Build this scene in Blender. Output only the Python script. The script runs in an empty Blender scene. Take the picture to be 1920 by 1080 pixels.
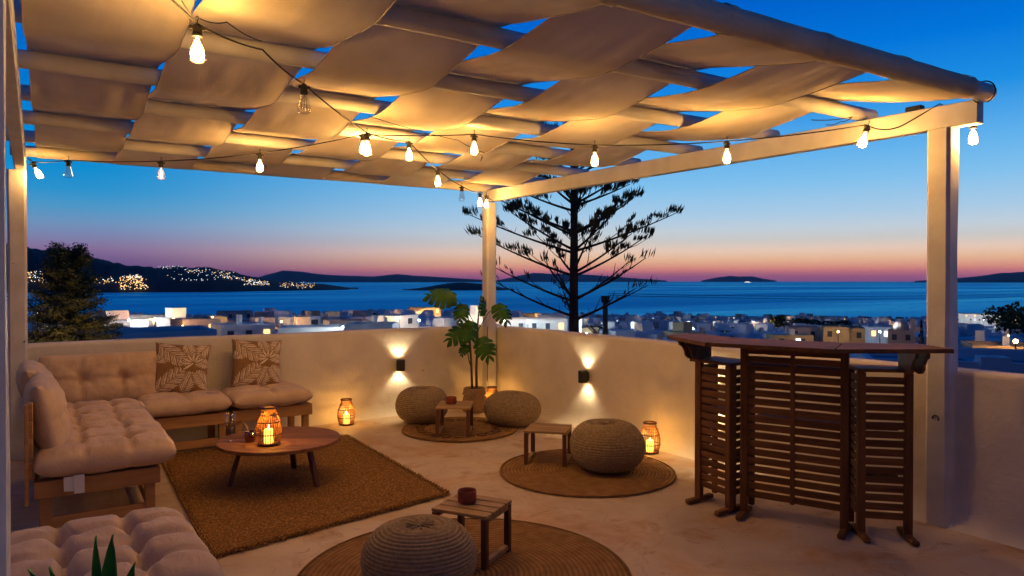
import bpy, bmesh, math, random
import numpy as np
from math import sin, cos, pi, radians, sqrt, atan2, exp
from mathutils import Vector, Matrix, noise
S = bpy.context.scene
COL = S.collection
rnd = random.Random(7)

# ------------------------------------------------------------------ camera
FPX = 1319.0
YAW = radians(33.3); PITCH = math.atan(13/FPX)
cam_d = bpy.data.cameras.new('camera'); cam = bpy.data.objects.new('camera', cam_d); COL.objects.link(cam)
cam.location = (0, 0, 1.5); cam.rotation_euler = (pi/2-PITCH, 0, -YAW)
cam_d.sensor_width = 36; cam_d.lens = 36*FPX/1920; cam_d.clip_start = .05; cam_d.clip_end = 200000
S.camera = cam

# ------------------------------------------------------------------ render / view
S.render.engine = 'CYCLES'
S.view_settings.view_transform = 'Standard'; S.view_settings.look = 'None'
S.view_settings.exposure = 0; S.view_settings.gamma = 1; S.view_settings.use_curve_mapping = False
S.cycles.use_denoising = True
S.cycles.max_bounces = 7; S.cycles.diffuse_bounces = 4; S.cycles.glossy_bounces = 3; S.cycles.transparent_max_bounces = 10
S.cycles.sample_clamp_indirect = 3; S.cycles.caustics_reflective = False; S.cycles.caustics_refractive = False

def lin(c):
    return tuple((v/255/12.92 if v/255 <= .04045 else ((v/255+.055)/1.055)**2.4) for v in c[:3])

# ------------------------------------------------------------------ dusk sky (after sunset, sun below the horizon)
W = bpy.data.worlds.new('World'); S.world = W; W.use_nodes = True
nt = W.node_tree; nt.nodes.clear(); N = nt.nodes.new; LK = nt.links.new
tc = N('ShaderNodeTexCoord'); sp = N('ShaderNodeSeparateXYZ'); LK(tc.outputs['Generated'], sp.inputs[0])
def ramp(stops):
    r = N('ShaderNodeValToRGB'); e = r.color_ramp.elements
    while len(e) > 1: e.remove(e[-1])
    first = True
    for p, c in stops:
        q = e[0] if first else e.new(p)
        q.position = p; q.color = (*lin(c), 1); first = False
    LK(mz.outputs[0], r.inputs[0]); return r
mz = N('ShaderNodeMath'); mz.operation = 'MULTIPLY'; mz.use_clamp = True; LK(sp.outputs[2], mz.inputs[0]); mz.inputs[1].default_value = 2.0
RR = ramp([(0, (160,98,146)), (.012, (196,106,140)), (.028, (250,146,134)), (.042, (255,176,140)), (.06, (255,202,160)), (.082, (250,216,192)),
           (.11, (216,212,207)), (.14, (202,216,227)), (.18, (175,210,237)), (.26, (132,197,242)), (.34, (98,180,240)), (.46, (30,145,230)), (.58, (0,118,220)), (.70, (0,98,206)), (.85, (0,68,165)), (1, (0,44,112))])
RL = ramp([(0, (92,70,118)), (.03, (114,84,138)), (.055, (128,98,148)), (.08, (144,118,160)), (.11, (132,138,180)), (.14, (116,152,194)), (.18, (80,156,205)),
           (.22, (45,150,210)), (.27, (16,144,212)), (.33, (0,138,213)), (.5, (0,112,205)), (.7, (0,84,185)), (.85, (0,62,150)), (1, (0,44,112))])
RD = ramp([(0, (40,42,70)), (.15, (36,52,96)), (.35, (16,50,105)), (.7, (2,48,112)), (1, (0,44,112))])
SUNAZ = radians(58)
dt = N('ShaderNodeVectorMath'); dt.operation = 'DOT_PRODUCT'
fl = N('ShaderNodeVectorMath'); fl.operation = 'MULTIPLY'; fl.inputs[1].default_value = (1, 1, 0); LK(tc.outputs['Generated'], fl.inputs[0])
nm = N('ShaderNodeVectorMath'); nm.operation = 'NORMALIZE'; LK(fl.outputs[0], nm.inputs[0])
LK(nm.outputs[0], dt.inputs[0]); dt.inputs[1].default_value = (sin(SUNAZ), cos(SUNAZ), 0)
def mrange(a, b):
    m = N('ShaderNodeMapRange'); m.interpolation_type = 'SMOOTHSTEP'
    m.inputs['From Min'].default_value = a; m.inputs['From Max'].default_value = b; LK(dt.outputs['Value'], m.inputs['Value']); return m
def mixc(f, a, b):
    m = N('ShaderNodeMix'); m.data_type = 'RGBA'; LK(f, m.inputs['Factor']); LK(a, m.inputs['A']); LK(b, m.inputs['B']); return m.outputs['Result']
s1 = mixc(mrange(-.75, .45).outputs[0], RD.outputs[0], RL.outputs[0])
s2 = mixc(mrange(.55, .97).outputs[0], s1, RR.outputs[0])
bg = N('ShaderNodeBackground'); bg.inputs[1].default_value = 1.0; LK(s2, bg.inputs[0])
wo = N('ShaderNodeOutputWorld'); LK(bg.outputs[0], wo.inputs[0])

# lamp strengths (W)
WARM = (1, .475, .095)
HAZE = 1.2e-5
P_BULB, P_DIM, P_SCONCE, P_LANTERN = 15.5, 1.3, 6.2, 3.8

# ================================================================== helpers
class MB:
    def __init__(s): s.v = []; s.f = []; s.m = []; s.uv = None
    def add(s, vs, fs, mi=0):
        o = len(s.v); s.v += [tuple(v) for v in vs]; s.f += [tuple(i+o for i in f) for f in fs]; s.m += [mi]*len(fs); return s
    def cbox(s, c, size, ch=.003, M=None, mi=0):
        "chamfered box"
        hx, hy, hz = size[0]/2, size[1]/2, size[2]/2; ch = min(ch, hx*.45, hy*.45, hz*.45)
        vs = []; idx = {}
        for sx in (-1, 1):
            for sy in (-1, 1):
                for sz in (-1, 1):
                    for a in range(3):
                        p = [sx*hx, sy*hy, sz*hz]
                        for k, sg in enumerate((sx, sy, sz)):
                            if k != a: p[k] -= sg*ch
                        idx[(sx, sy, sz, a)] = len(vs); vs.append(p)
        fs = []
        for a in range(3):
            b, c2 = (a+1) % 3, (a+2) % 3
            for sg in (-1, 1):
                q = []
                for (sb, sc) in ((-1, -1), (1, -1), (1, 1), (-1, 1)):
                    k = [0, 0, 0]; k[a] = sg; k[b] = sb; k[c2] = sc; q.append(idx[(*k, a)])
                fs.append(q if sg > 0 else q[::-1])
            for sb in (-1, 1):
                for sc in (-1, 1):
                    q = []
                    for sg in (-1, 1):
                        k = [0, 0, 0]; k[a] = sg; k[b] = sb; k[c2] = sc
                        q.append((idx[(*k, b)], idx[(*k, c2)]))
                    fs.append([q[0][0], q[1][0], q[1][1], q[0][1]])
        for sx in (-1, 1):
            for sy in (-1, 1):
                for sz in (-1, 1): fs.append([idx[(sx, sy, sz, a)] for a in range(3)])
        M = M or Matrix(); T = Matrix.Translation(c)
        s.add([(T @ M @ Vector(p))[:] for p in vs], fs, mi); return s
    def box(s, c, size, M=None, mi=0):
        vs = [Vector((x*size[0]/2, y*size[1]/2, z*size[2]/2)) for x in (-1, 1) for y in (-1, 1) for z in (-1, 1)]
        if M: vs = [M @ v for v in vs]
        c = Vector(c)
        s.add([(v+c)[:] for v in vs], [(0,1,3,2), (4,6,7,5), (0,4,5,1), (2,3,7,6), (0,2,6,4), (1,5,7,3)], mi); return s
    def beam(s, a, b, w, h, ch=.003, up=(0, 0, 1), mi=0):
        a, b = Vector(a), Vector(b); x = (b-a); L = x.length; x.normalize(); u = Vector(up)
        y = u.cross(x).normalized(); z = x.cross(y)
        M = Matrix((x, y, z)).transposed().to_4x4()
        return s.cbox((a+b)/2, (L, w, h), ch, M, mi)
    def tube(s, pts, r, n=8, mi=0, cap=True):
        pts = [Vector(p) for p in pts]; m = len(pts)
        if not hasattr(r, '__len__'): r = [r]*m
        vs = []; ref = None
        for i, p in enumerate(pts):
            t = (pts[min(i+1, m-1)]-pts[max(i-1, 0)]).normalized()
            if ref is None: ref = t.orthogonal().normalized()
            ref = (ref - t*ref.dot(t)).normalized(); bi = t.cross(ref)
            for k in range(n):
                a = 2*pi*k/n; vs.append((p+(ref*cos(a)+bi*sin(a))*r[i])[:])
        fs = [(i*n+k, i*n+(k+1) % n, (i+1)*n+(k+1) % n, (i+1)*n+k) for i in range(m-1) for k in range(n)]
        if cap: fs += [tuple(range(n))[::-1], tuple((m-1)*n+k for k in range(n))]
        s.add(vs, fs, mi); return s
    def lathe(s, prof, n=32, mi=0, c=(0, 0, 0), close=False):
        vs = [(c[0]+r*cos(2*pi*k/n), c[1]+r*sin(2*pi*k/n), c[2]+z) for r, z in prof for k in range(n)]
        m = len(prof); fs = [(i*n+k, i*n+(k+1) % n, (i+1)*n+(k+1) % n, (i+1)*n+k) for i in range(m-1) for k in range(n)]
        if prof[0][0] > 1e-5 and not close: fs.append(tuple(range(n))[::-1])
        if prof[-1][0] > 1e-5 and not close: fs.append(tuple((m-1)*n+k for k in range(n)))
        if close: fs += [((m-1)*n+k, (m-1)*n+(k+1) % n, (k+1) % n, k) for k in range(n)]
        s.add(vs, fs, mi); return s
    def mesh(s, name, mats=None, smooth=False, recalc=False):
        me = bpy.data.meshes.new(name); me.from_pydata(s.v, [], s.f)
        if mats:
            for m in (mats if isinstance(mats, (list, tuple)) else [mats]): me.materials.append(m)
            if len(set(s.m)) > 1: me.polygons.foreach_set('material_index', s.m)
        if smooth: me.polygons.foreach_set('use_smooth', [True]*len(me.polygons))
        if recalc:
            b = bmesh.new(); b.from_mesh(me); bmesh.ops.remove_doubles(b, verts=b.verts, dist=1e-6); bmesh.ops.recalc_face_normals(b, faces=b.faces); b.to_mesh(me); b.free()
        me.update(); return me
    def part(s, name, mats, parent=None, smooth=False, recalc=False):
        return put(name, s.mesh(name, mats, smooth, recalc), parent)

def put(name, me, parent=None, loc=None, rz=None, label=None):
    o = bpy.data.objects.new(name, me); COL.objects.link(o)
    if parent: o.parent = parent
    if loc is not None: o.location = loc
    if rz is not None: o.rotation_euler[2] = rz
    if label: o['label'] = label
    return o
def thing(name, label, cat, loc=(0, 0, 0), rz=0, group=None):
    o = bpy.data.objects.new(name, None); COL.objects.link(o); o.empty_display_size = .1
    o.location = loc; o.rotation_euler = (0, 0, rz); return tag(o, label, cat, group)
def tag(o, label, cat=None, group=None, kind=None):
    o['label'] = label
    if cat: o['category'] = cat
    if group: o['group'] = group
    if kind: o['kind'] = kind
    return o
def struct(o, label=None): o['kind'] = 'structure'; o['label'] = label or o.name.replace('_', ' '); return o
def kids(o): return [c for c in bpy.data.objects if c.parent == o]
def copy_tree(o, loc, rz, label, ch=None):
    if ch is None: ch = collect(o)
    n = o.copy(); COL.objects.link(n); n.location = loc; n.rotation_euler[2] = rz; n['label'] = label
    def rec(lst, par):
        for c, sub in lst:
            d = c.copy(); COL.objects.link(d); d.parent = par; rec(sub, d)
    rec(ch, n); return n
def collect(o): return [(c, collect(c)) for c in kids(o)]

# ---------------------------------------------------------------- materials
def mat(name, c1, c2=None, rough=.7, nscale=8, vec=(1, 1, 1), bump=0, bscale=40, bdist=.01, spec=.3, detail=4, metallic=0, lo=.35, hi=.65, extra=None, coords='Object'):
    m = bpy.data.materials.new(name); m.use_nodes = True; t = m.node_tree; n = t.nodes.new; l = t.links.new
    p = t.nodes['Principled BSDF']; p.inputs['Roughness'].default_value = rough; p.inputs['Specular IOR Level'].default_value = spec
    p.inputs['Metallic'].default_value = metallic; p.inputs['Base Color'].default_value = (*c1, 1)
    co = n('ShaderNodeTexCoord'); mp = n('ShaderNodeMapping'); mp.inputs['Scale'].default_value = vec; l(co.outputs[coords], mp.inputs[0])
    m['p'] = 1
    if c2:
        no = n('ShaderNodeTexNoise'); no.inputs['Scale'].default_value = nscale; no.inputs['Detail'].default_value = detail; l(mp.outputs[0], no.inputs['Vector'])
        mr = n('ShaderNodeMapRange'); mr.inputs['From Min'].default_value = lo; mr.inputs['From Max'].default_value = hi; l(no.outputs['Fac'], mr.inputs['Value'])
        mx = n('ShaderNodeMix'); mx.data_type = 'RGBA'; l(mr.outputs[0], mx.inputs['Factor']); mx.inputs['A'].default_value = (*c1, 1); mx.inputs['B'].default_value = (*c2, 1)
        l(mx.outputs['Result'], p.inputs['Base Color'])
    if bump:
        nb = n('ShaderNodeTexNoise'); nb.inputs['Scale'].default_value = bscale; nb.inputs['Detail'].default_value = 5; l(mp.outputs[0], nb.inputs['Vector'])
        bp = n('ShaderNodeBump'); bp.inputs['Strength'].default_value = bump; bp.inputs['Distance'].default_value = bdist; l(nb.outputs['Fac'], bp.inputs['Height']); l(bp.outputs[0], p.inputs['Normal'])
    if extra: extra(m, t, n, l, p, mp)
    return m
def emis(name, c, s):
    m = bpy.data.materials.new(name); m.use_nodes = True; p = m.node_tree.nodes['Principled BSDF']
    p.inputs['Base Color'].default_value = (*c, 1); p.inputs['Emission Color'].default_value = (*c, 1); p.inputs['Emission Strength'].default_value = s; p.inputs['Roughness'].default_value = .5
    return m
def chain_mix(t, n, l, p, facout, col):
    src = p.inputs['Base Color'].links[0].from_socket
    mx = n('ShaderNodeMix'); mx.data_type = 'RGBA'; l(facout, mx.inputs['Factor']); l(src, mx.inputs['A']); mx.inputs['B'].default_value = (*col, 1)
    l(mx.outputs['Result'], p.inputs['Base Color'])
def objrand(m, t, n, l, p, mp, amt=.35):
    oi = n('ShaderNodeObjectInfo'); hs = n('ShaderNodeHueSaturation'); mr = n('ShaderNodeMapRange')
    l(oi.outputs['Random'], mr.inputs['Value']); mr.inputs['To Min'].default_value = 1-amt; mr.inputs['To Max'].default_value = 1+amt*.6
    l(mr.outputs[0], hs.inputs['Value']); src = p.inputs['Base Color'].links[0].from_socket; l(src, hs.inputs['Color']); l(hs.outputs[0], p.inputs['Base Color'])
    # shift the grain per piece
    ad = n('ShaderNodeVectorMath'); ad.operation = 'ADD'; sc = n('ShaderNodeVectorMath'); sc.operation = 'SCALE'; sc.inputs['Scale'].default_value = 30
    cb = n('ShaderNodeCombineXYZ'); l(oi.outputs['Random'], cb.inputs[0]); l(oi.outputs['Random'], cb.inputs[1]); l(oi.outputs['Random'], cb.inputs[2]); l(cb.outputs[0], sc.inputs[0])
    co = mp.inputs[0].links[0].from_socket; l(co, ad.inputs[0]); l(sc.outputs[0], ad.inputs[1]); l(ad.outputs[0], mp.inputs[0])

def wall_extra(m, t, n, l, p, mp):
    # second, larger relief of trowel strokes + chips
    nb = n('ShaderNodeTexNoise'); nb.inputs['Scale'].default_value = 5; nb.inputs['Detail'].default_value = 6; nb.inputs['Distortion'].default_value = 1.2; l(mp.outputs[0], nb.inputs['Vector'])
    b2 = n('ShaderNodeBump'); b2.inputs['Strength'].default_value = .4; b2.inputs['Distance'].default_value = .02; l(nb.outputs['Fac'], b2.inputs['Height'])
    old = p.inputs['Normal'].links[0].from_node; l(b2.outputs[0], old.inputs['Normal'])
    # chips in the lime wash
    vo = n('ShaderNodeTexNoise'); vo.inputs['Scale'].default_value = 14; vo.inputs['Detail'].default_value = 3; l(mp.outputs[0], vo.inputs['Vector'])
    cr = n('ShaderNodeMapRange'); cr.inputs['From Min'].default_value = .75; cr.inputs['From Max'].default_value = .77; l(vo.outputs['Fac'], cr.inputs['Value'])
    chain_mix(t, n, l, p, cr.outputs[0], (.45, .36, .26))
M_wall = mat('lime_plaster', (.76, .69, .59), (.68, .61, .51), .85, 3.5, bump=.35, bscale=38, bdist=.006, extra=wall_extra)
def floor_extra(m, t, n, l, p, mp):
    for sc, a, b, col in ((1.3, .50, .68, (.50, .27, .11)), (3.6, .54, .68, (.42, .25, .13)), (.7, .52, .70, (.44, .32, .21)), (9, .60, .70, (.36, .22, .12)), (26, .64, .72, (.26, .16, .09))):
        no = n('ShaderNodeTexNoise'); no.inputs['Scale'].default_value = sc; no.inputs['Detail'].default_value = 8; no.inputs['Roughness'].default_value = .65; no.inputs['Distortion'].default_value = .6
        l(mp.outputs[0], no.inputs['Vector'])
        mr = n('ShaderNodeMapRange'); mr.inputs['From Min'].default_value = a; mr.inputs['From Max'].default_value = b; mr.inputs['To Max'].default_value = .85; l(no.outputs['Fac'], mr.inputs['Value'])
        chain_mix(t, n, l, p, mr.outputs[0], col)
    # hairline cracks
    vo = n('ShaderNodeTexVoronoi'); vo.feature = 'DISTANCE_TO_EDGE'; vo.inputs['Scale'].default_value = .55
    nz = n('ShaderNodeTexNoise'); nz.inputs['Scale'].default_value = 2.5; nz.inputs['Detail'].default_value = 6; l(mp.outputs[0], nz.inputs['Vector'])
    ad = n('ShaderNodeVectorMath'); ad.operation = 'MULTIPLY_ADD'; l(nz.outputs['Color'], ad.inputs[0]); ad.inputs[1].default_value = (.6, .6, .6); l(mp.outputs[0], ad.inputs[2]); l(ad.outputs[0], vo.inputs['Vector'])
    mr = n('ShaderNodeMapRange'); mr.inputs['From Min'].default_value = .0; mr.inputs['From Max'].default_value = .0045; mr.inputs['To Min'].default_value = .28; mr.inputs['To Max'].default_value = 0; l(vo.outputs['Distance'], mr.inputs['Value'])
    chain_mix(t, n, l, p, mr.outputs[0], (.18, .11, .07))
M_floor = mat('cream_cement', (.64, .52, .40), (.54, .42, .31), .6, 2.2, bump=.3, bscale=30, bdist=.006, extra=floor_extra, spec=.35)
M_paint = mat('white_painted_wood', (.74, .71, .66), (.64, .60, .54), .55, 6, vec=(1, 1, 1), bump=.25, bscale=14, bdist=.006)
def post_extra(m, t, n, l, p, mp):
    no = n('ShaderNodeTexNoise'); no.inputs['Scale'].default_value = 9; no.inputs['Detail'].default_value = 2; l(mp.outputs[0], no.inputs['Vector'])
    mr = n('ShaderNodeMapRange'); mr.inputs['From Min'].default_value = .72; mr.inputs['From Max'].default_value = .76; l(no.outputs['Fac'], mr.inputs['Value'])
    chain_mix(t, n, l, p, mr.outputs[0], (.10, .07, .05))
M_post = mat('chipped_white_paint', (.74, .71, .66), (.62, .58, .53), .6, 5, bump=.4, bscale=9, bdist=.012, extra=post_extra)

def canvas_mat():
    m = bpy.data.materials.new('canvas'); m.use_nodes = True; t = m.node_tree; n = t.nodes.new; l = t.links.new
    t.nodes.remove(t.nodes['Principled BSDF']); out = t.nodes['Material Output']
    co = n('ShaderNodeTexCoord'); no = n('ShaderNodeTexNoise'); no.inputs['Scale'].default_value = 2.5; no.inputs['Detail'].default_value = 6; l(co.outputs['Object'], no.inputs['Vector'])
    mx = n('ShaderNodeMix'); mx.data_type = 'RGBA'; mr = n('ShaderNodeMapRange'); mr.inputs['From Min'].default_value = .38; mr.inputs['From Max'].default_value = .62; l(no.outputs['Fac'], mr.inputs['Value'])
    l(mr.outputs[0], mx.inputs['Factor']); mx.inputs['A'].default_value = (.78, .70, .56, 1); mx.inputs['B'].default_value = (.66, .58, .44, 1)
    d = n('ShaderNodeBsdfDiffuse'); tr = n('ShaderNodeBsdfTranslucent'); l(mx.outputs['Result'], d.inputs[0]); l(mx.outputs['Result'], tr.inputs[0])
    wv = n('ShaderNodeTexNoise'); wv.inputs['Scale'].default_value = 260; wv.inputs['Detail'].default_value = 2; l(co.outputs['Object'], wv.inputs['Vector'])
    mp = n('ShaderNodeMapping'); mp.inputs['Scale'].default_value = (14, 1.6, 14); l(co.outputs['Object'], mp.inputs[0])
    wr = n('ShaderNodeTexNoise'); wr.inputs['Scale'].default_value = 1; wr.inputs['Detail'].default_value = 5; wr.inputs['Distortion'].default_value = .8; l(mp.outputs[0], wr.inputs['Vector'])
    b1 = n('ShaderNodeBump'); b1.inputs['Strength'].default_value = .25; b1.inputs['Distance'].default_value = .002; l(wv.outputs['Fac'], b1.inputs['Height'])
    b2 = n('ShaderNodeBump'); b2.inputs['Strength'].default_value = .22; b2.inputs['Distance'].default_value = .015; l(wr.outputs['Fac'], b2.inputs['Height']); l(b1.outputs[0], b2.inputs['Normal'])
    l(b2.outputs[0], d.inputs['Normal'])
    ms = n('ShaderNodeMixShader'); ms.inputs[0].default_value = .12; l(d.outputs[0], ms.inputs[1]); l(tr.outputs[0], ms.inputs[2]); l(ms.outputs[0], out.inputs[0])
    return m
M_canvas = canvas_mat()
def cloth(name, c1, c2, wscale=320, **k):
    def ex(m, t, n, l, p, mp):
        p.inputs['Sheen Weight'].default_value = .25; p.inputs['Sheen Roughness'].default_value = .5
        wb = n('ShaderNodeTexNoise'); wb.inputs['Scale'].default_value = 26; wb.inputs['Detail'].default_value = 6; wb.inputs['Distortion'].default_value = 1.5
        m2 = n('ShaderNodeMapping'); m2.inputs['Scale'].default_value = (1, .45, 1); l(mp.outputs[0], m2.inputs[0]); l(m2.outputs[0], wb.inputs['Vector'])
        b2 = n('ShaderNodeBump'); b2.inputs['Strength'].default_value = .5; b2.inputs['Distance'].default_value = .008; l(wb.outputs['Fac'], b2.inputs['Height'])
        old = p.inputs['Normal'].links[0].from_node; l(b2.outputs[0], old.inputs['Normal'])
    return mat(name, c1, c2, .9, 7, bump=.3, bscale=wscale, bdist=.0015, spec=.1, extra=ex, **k)
M_cush = cloth('blush_cotton', (.70, .51, .34), (.61, .42, .27))
M_knit = mat('grey_brown_cord', (.36, .27, .165), (.25, .18, .105), .95, 45, bump=.8, bscale=150, bdist=.004, spec=.08)
def jute_extra(m, t, n, l, p, mp):
    w1 = n('ShaderNodeTexWave'); w1.inputs['Scale'].default_value = 26; w1.inputs['Distortion'].default_value = 3; w1.inputs['Detail'].default_value = 3; w1.inputs['Detail Scale'].default_value = 3; l(mp.outputs[0], w1.inputs['Vector'])
    w2 = n('ShaderNodeTexNoise'); w2.inputs['Scale'].default_value = 70; w2.inputs['Detail'].default_value = 4; l(mp.outputs[0], w2.inputs['Vector'])
    ad = n('ShaderNodeMath'); ad.operation = 'ADD'; l(w1.outputs['Fac'], ad.inputs[0]); l(w2.outputs['Fac'], ad.inputs[1])
    b = n('ShaderNodeBump'); b.inputs['Strength'].default_value = 1; b.inputs['Distance'].default_value = .008; l(ad.outputs[0], b.inputs['Height']); l(b.outputs[0], p.inputs['Normal'])
    mr = n('ShaderNodeMapRange'); mr.inputs['From Min'].default_value = .60; mr.inputs['From Max'].default_value = .45; l(w2.outputs['Fac'], mr.inputs['Value']); mr.inputs['To Max'].default_value = .75
    chain_mix(t, n, l, p, mr.outputs[0], (.12, .065, .03))
M_jute = mat('jute', (.58, .31, .10), (.42, .205, .06), .95, 30, spec=.08, extra=jute_extra, detail=6)
def jround_extra(m, t, n, l, p, mp):
    ln = n('ShaderNodeVectorMath'); ln.operation = 'LENGTH'; l(mp.outputs[0], ln.inputs[0])
    mu = n('ShaderNodeMath'); mu.operation = 'MULTIPLY'; mu.inputs[1].default_value = 2*pi/.028; l(ln.outputs['Value'], mu.inputs[0])
    si = n('ShaderNodeMath'); si.operation = 'SINE'; l(mu.outputs[0], si.inputs[0])
    w2 = n('ShaderNodeTexNoise'); w2.inputs['Scale'].default_value = 90; w2.inputs['Detail'].default_value = 3; l(mp.outputs[0], w2.inputs['Vector'])
    ml = n('ShaderNodeMath'); ml.operation = 'MULTIPLY'; ml.inputs[1].default_value = 2.5; l(w2.outputs['Fac'], ml.inputs[0])
    ad = n('ShaderNodeMath'); ad.operation = 'ADD'; l(si.outputs[0], ad.inputs[0]); l(ml.outputs[0], ad.inputs[1])
    b = n('ShaderNodeBump'); b.inputs['Strength'].default_value = .9; b.inputs['Distance'].default_value = .004; l(ad.outputs[0], b.inputs['Height']); l(b.outputs[0], p.inputs['Normal'])
    mr = n('ShaderNodeMapRange'); mr.inputs['From Min'].default_value = -.2; mr.inputs['From Max'].default_value = -1; mr.inputs['To Max'].default_value = .55; l(si.outputs[0], mr.inputs['Value'])
    chain_mix(t, n, l, p, mr.outputs[0], (.10, .055, .028))
M_jround = mat('braided_jute', (.36, .205, .09), (.27, .145, .06), .95, 14, spec=.08, extra=jround_extra)
def wood(name, c1, c2, vec=(2, 22, 22), rough=.5, amt=.3, **k):
    return mat(name, c1, c2, rough, 1.6, vec=vec, bump=.25, bscale=3, bdist=.003, detail=6, lo=.3, hi=.7, extra=lambda *a: objrand(*a, amt=amt), **k)
M_pine = wood('pine_board', (.50, .28, .11), (.38, .19, .07), amt=.15)
M_bar = wood('dark_acacia', (.20, .092, .036), (.11, .048, .020), rough=.62, amt=.3, spec=.18)
M_barv = wood('dark_acacia_upright', (.18, .080, .031), (.10, .043, .018), vec=(22, 22, 2), rough=.6, amt=.25, spec=.18)
M_ctop = wood('acacia_table_top', (.30, .14, .055), (.17, .075, .032), rough=.62, amt=.3, spec=.18)
M_cleg = wood('acacia_leg', (.15, .065, .035), (.10, .04, .022), vec=(22, 22, 2))
M_slat = wood('weathered_slat', (.44, .28, .12), (.28, .17, .075), rough=.65, amt=.2)
M_terr = mat('terracotta', (.28, .07, .04), (.20, .045, .028), .6, 20, bump=.2, bscale=60, bdist=.003)
M_black = mat('black_metal', (.02, .02, .022), None, .45)
M_blackp = mat('black_plastic', (.03, .028, .025), None, .5)
M_cable = mat('black_cable', (.018, .016, .015), None, .6)
M_rattan = mat('rattan', (.42, .17, .04), (.30, .11, .028), .55, 60)
M_rattand = mat('dark_rattan', (.10, .045, .02), (.07, .03, .014), .55, 60)
M_candle = emis('lit_candle_wax', (1, .45, .07), 3.4)
M_flame = emis('flame', (1, .65, .25), 14)
M_glare = emis('bulb_glare', (1, .72, .36), 60)
M_dimfil = emis('dim_filament', (1, .55, .45), 3.0)
M_lens = emis('lamp_lens', (1, .82, .5), 20)
M_filoff = mat('cold_filament', (.25, .22, .2), None, .4)
def glass(name, tint=(1, 1, 1), edge=.5, base=.06):
    m = bpy.data.materials.new(name); m.use_nodes = True; t = m.node_tree; n = t.nodes.new; l = t.links.new
    t.nodes.remove(t.nodes['Principled BSDF']); out = t.nodes['Material Output']
    tr = n('ShaderNodeBsdfTransparent'); tr.inputs[0].default_value = (*tint, 1); g = n('ShaderNodeBsdfGlossy'); g.inputs['Roughness'].default_value = .06
    lw = n('ShaderNodeLayerWeight'); lw.inputs[0].default_value = .35; mr = n('ShaderNodeMapRange'); mr.inputs['To Min'].default_value = base; mr.inputs['To Max'].default_value = edge; l(lw.outputs['Facing'], mr.inputs['Value'])
    ms = n('ShaderNodeMixShader'); l(mr.outputs[0], ms.inputs[0]); l(tr.outputs[0], ms.inputs[1]); l(g.outputs[0], ms.inputs[2]); l(ms.outputs[0], out.inputs[0]); return m
M_glass = glass('clear_glass'); M_red = glass('red_glass', (.5, .06, .04), .5, .12); M_wine = glass('pale_wine', (.85, .75, .35), .3, .05)
M_leaf = mat('glossy_leaf', (.032, .12, .012), (.016, .06, .007), .5, 12, spec=.22)
M_leafn = mat('bright_leaf', (.07, .34, .02), (.04, .20, .012), .4, 9, spec=.4)
M_stem = mat('plant_stem', (.10, .09, .04), (.06, .05, .025), .7, 20)
M_soil = mat('soil', (.05, .035, .025), (.03, .02, .015), .9, 40, bump=.6, bscale=60)
M_burlap = mat('burlap', (.42, .26, .14), (.30, .18, .10), .9, 40, bump=.6, bscale=180, bdist=.003)
M_tag = mat('white_tag', (.7, .68, .66), None, .8)
M_bark = mat('tree_bark', (.10, .055, .035), (.055, .03, .02), .9, 10, vec=(1, 1, .3), bump=.8, bscale=14, bdist=.03)
M_needle = mat('conifer_needles', (.10, .11, .045), (.05, .06, .026), .8, 3)
M_needle2 = mat('dense_conifer_foliage', (.22, .19, .06), (.06, .065, .026), .85, .9)
M_bush = mat('shrub_foliage', (.035, .05, .02), (.018, .026, .011), .85, .5)
M_roofb = mat('grey_flat_roof', (.30, .33, .38), (.22, .24, .29), .8, .6)
M_whouse = mat('whitewash', (.80, .79, .77), (.66, .65, .63), .85, .35)
M_cream = mat('ochre_render', (.62, .46, .26), (.5, .36, .2), .85, .5)
M_pinkh = mat('pinkish_render', (.55, .42, .36), (.45, .34, .3), .85, .5)
M_wood_far = mat('painted_shutter', (.05, .06, .09), None, .6)
M_litwin = emis('lit_window', (1, .58, .2), 2.2)
M_litwinw = emis('lit_window_white', (.9, .95, 1), 2.0)
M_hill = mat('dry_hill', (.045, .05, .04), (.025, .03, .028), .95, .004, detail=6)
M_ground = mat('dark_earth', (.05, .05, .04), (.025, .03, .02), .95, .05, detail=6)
M_pole = mat('rust_brown_pole', (.40, .17, .07), (.30, .12, .05), .8, 4)

# ================================================================== SETTING
def srgb_point(px, py, D):
    "a point D metres ahead that the given bearing and elevation reach"
    r = (px-960)/FPX
    fx, fy = sin(YAW), cos(YAW); rx, ry = cos(YAW), -sin(YAW)
    return Vector((D*(fx+r*rx), D*(fy+r*ry), 1.5-(py-527)/FPX*D))
SEA = -40.0
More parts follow.
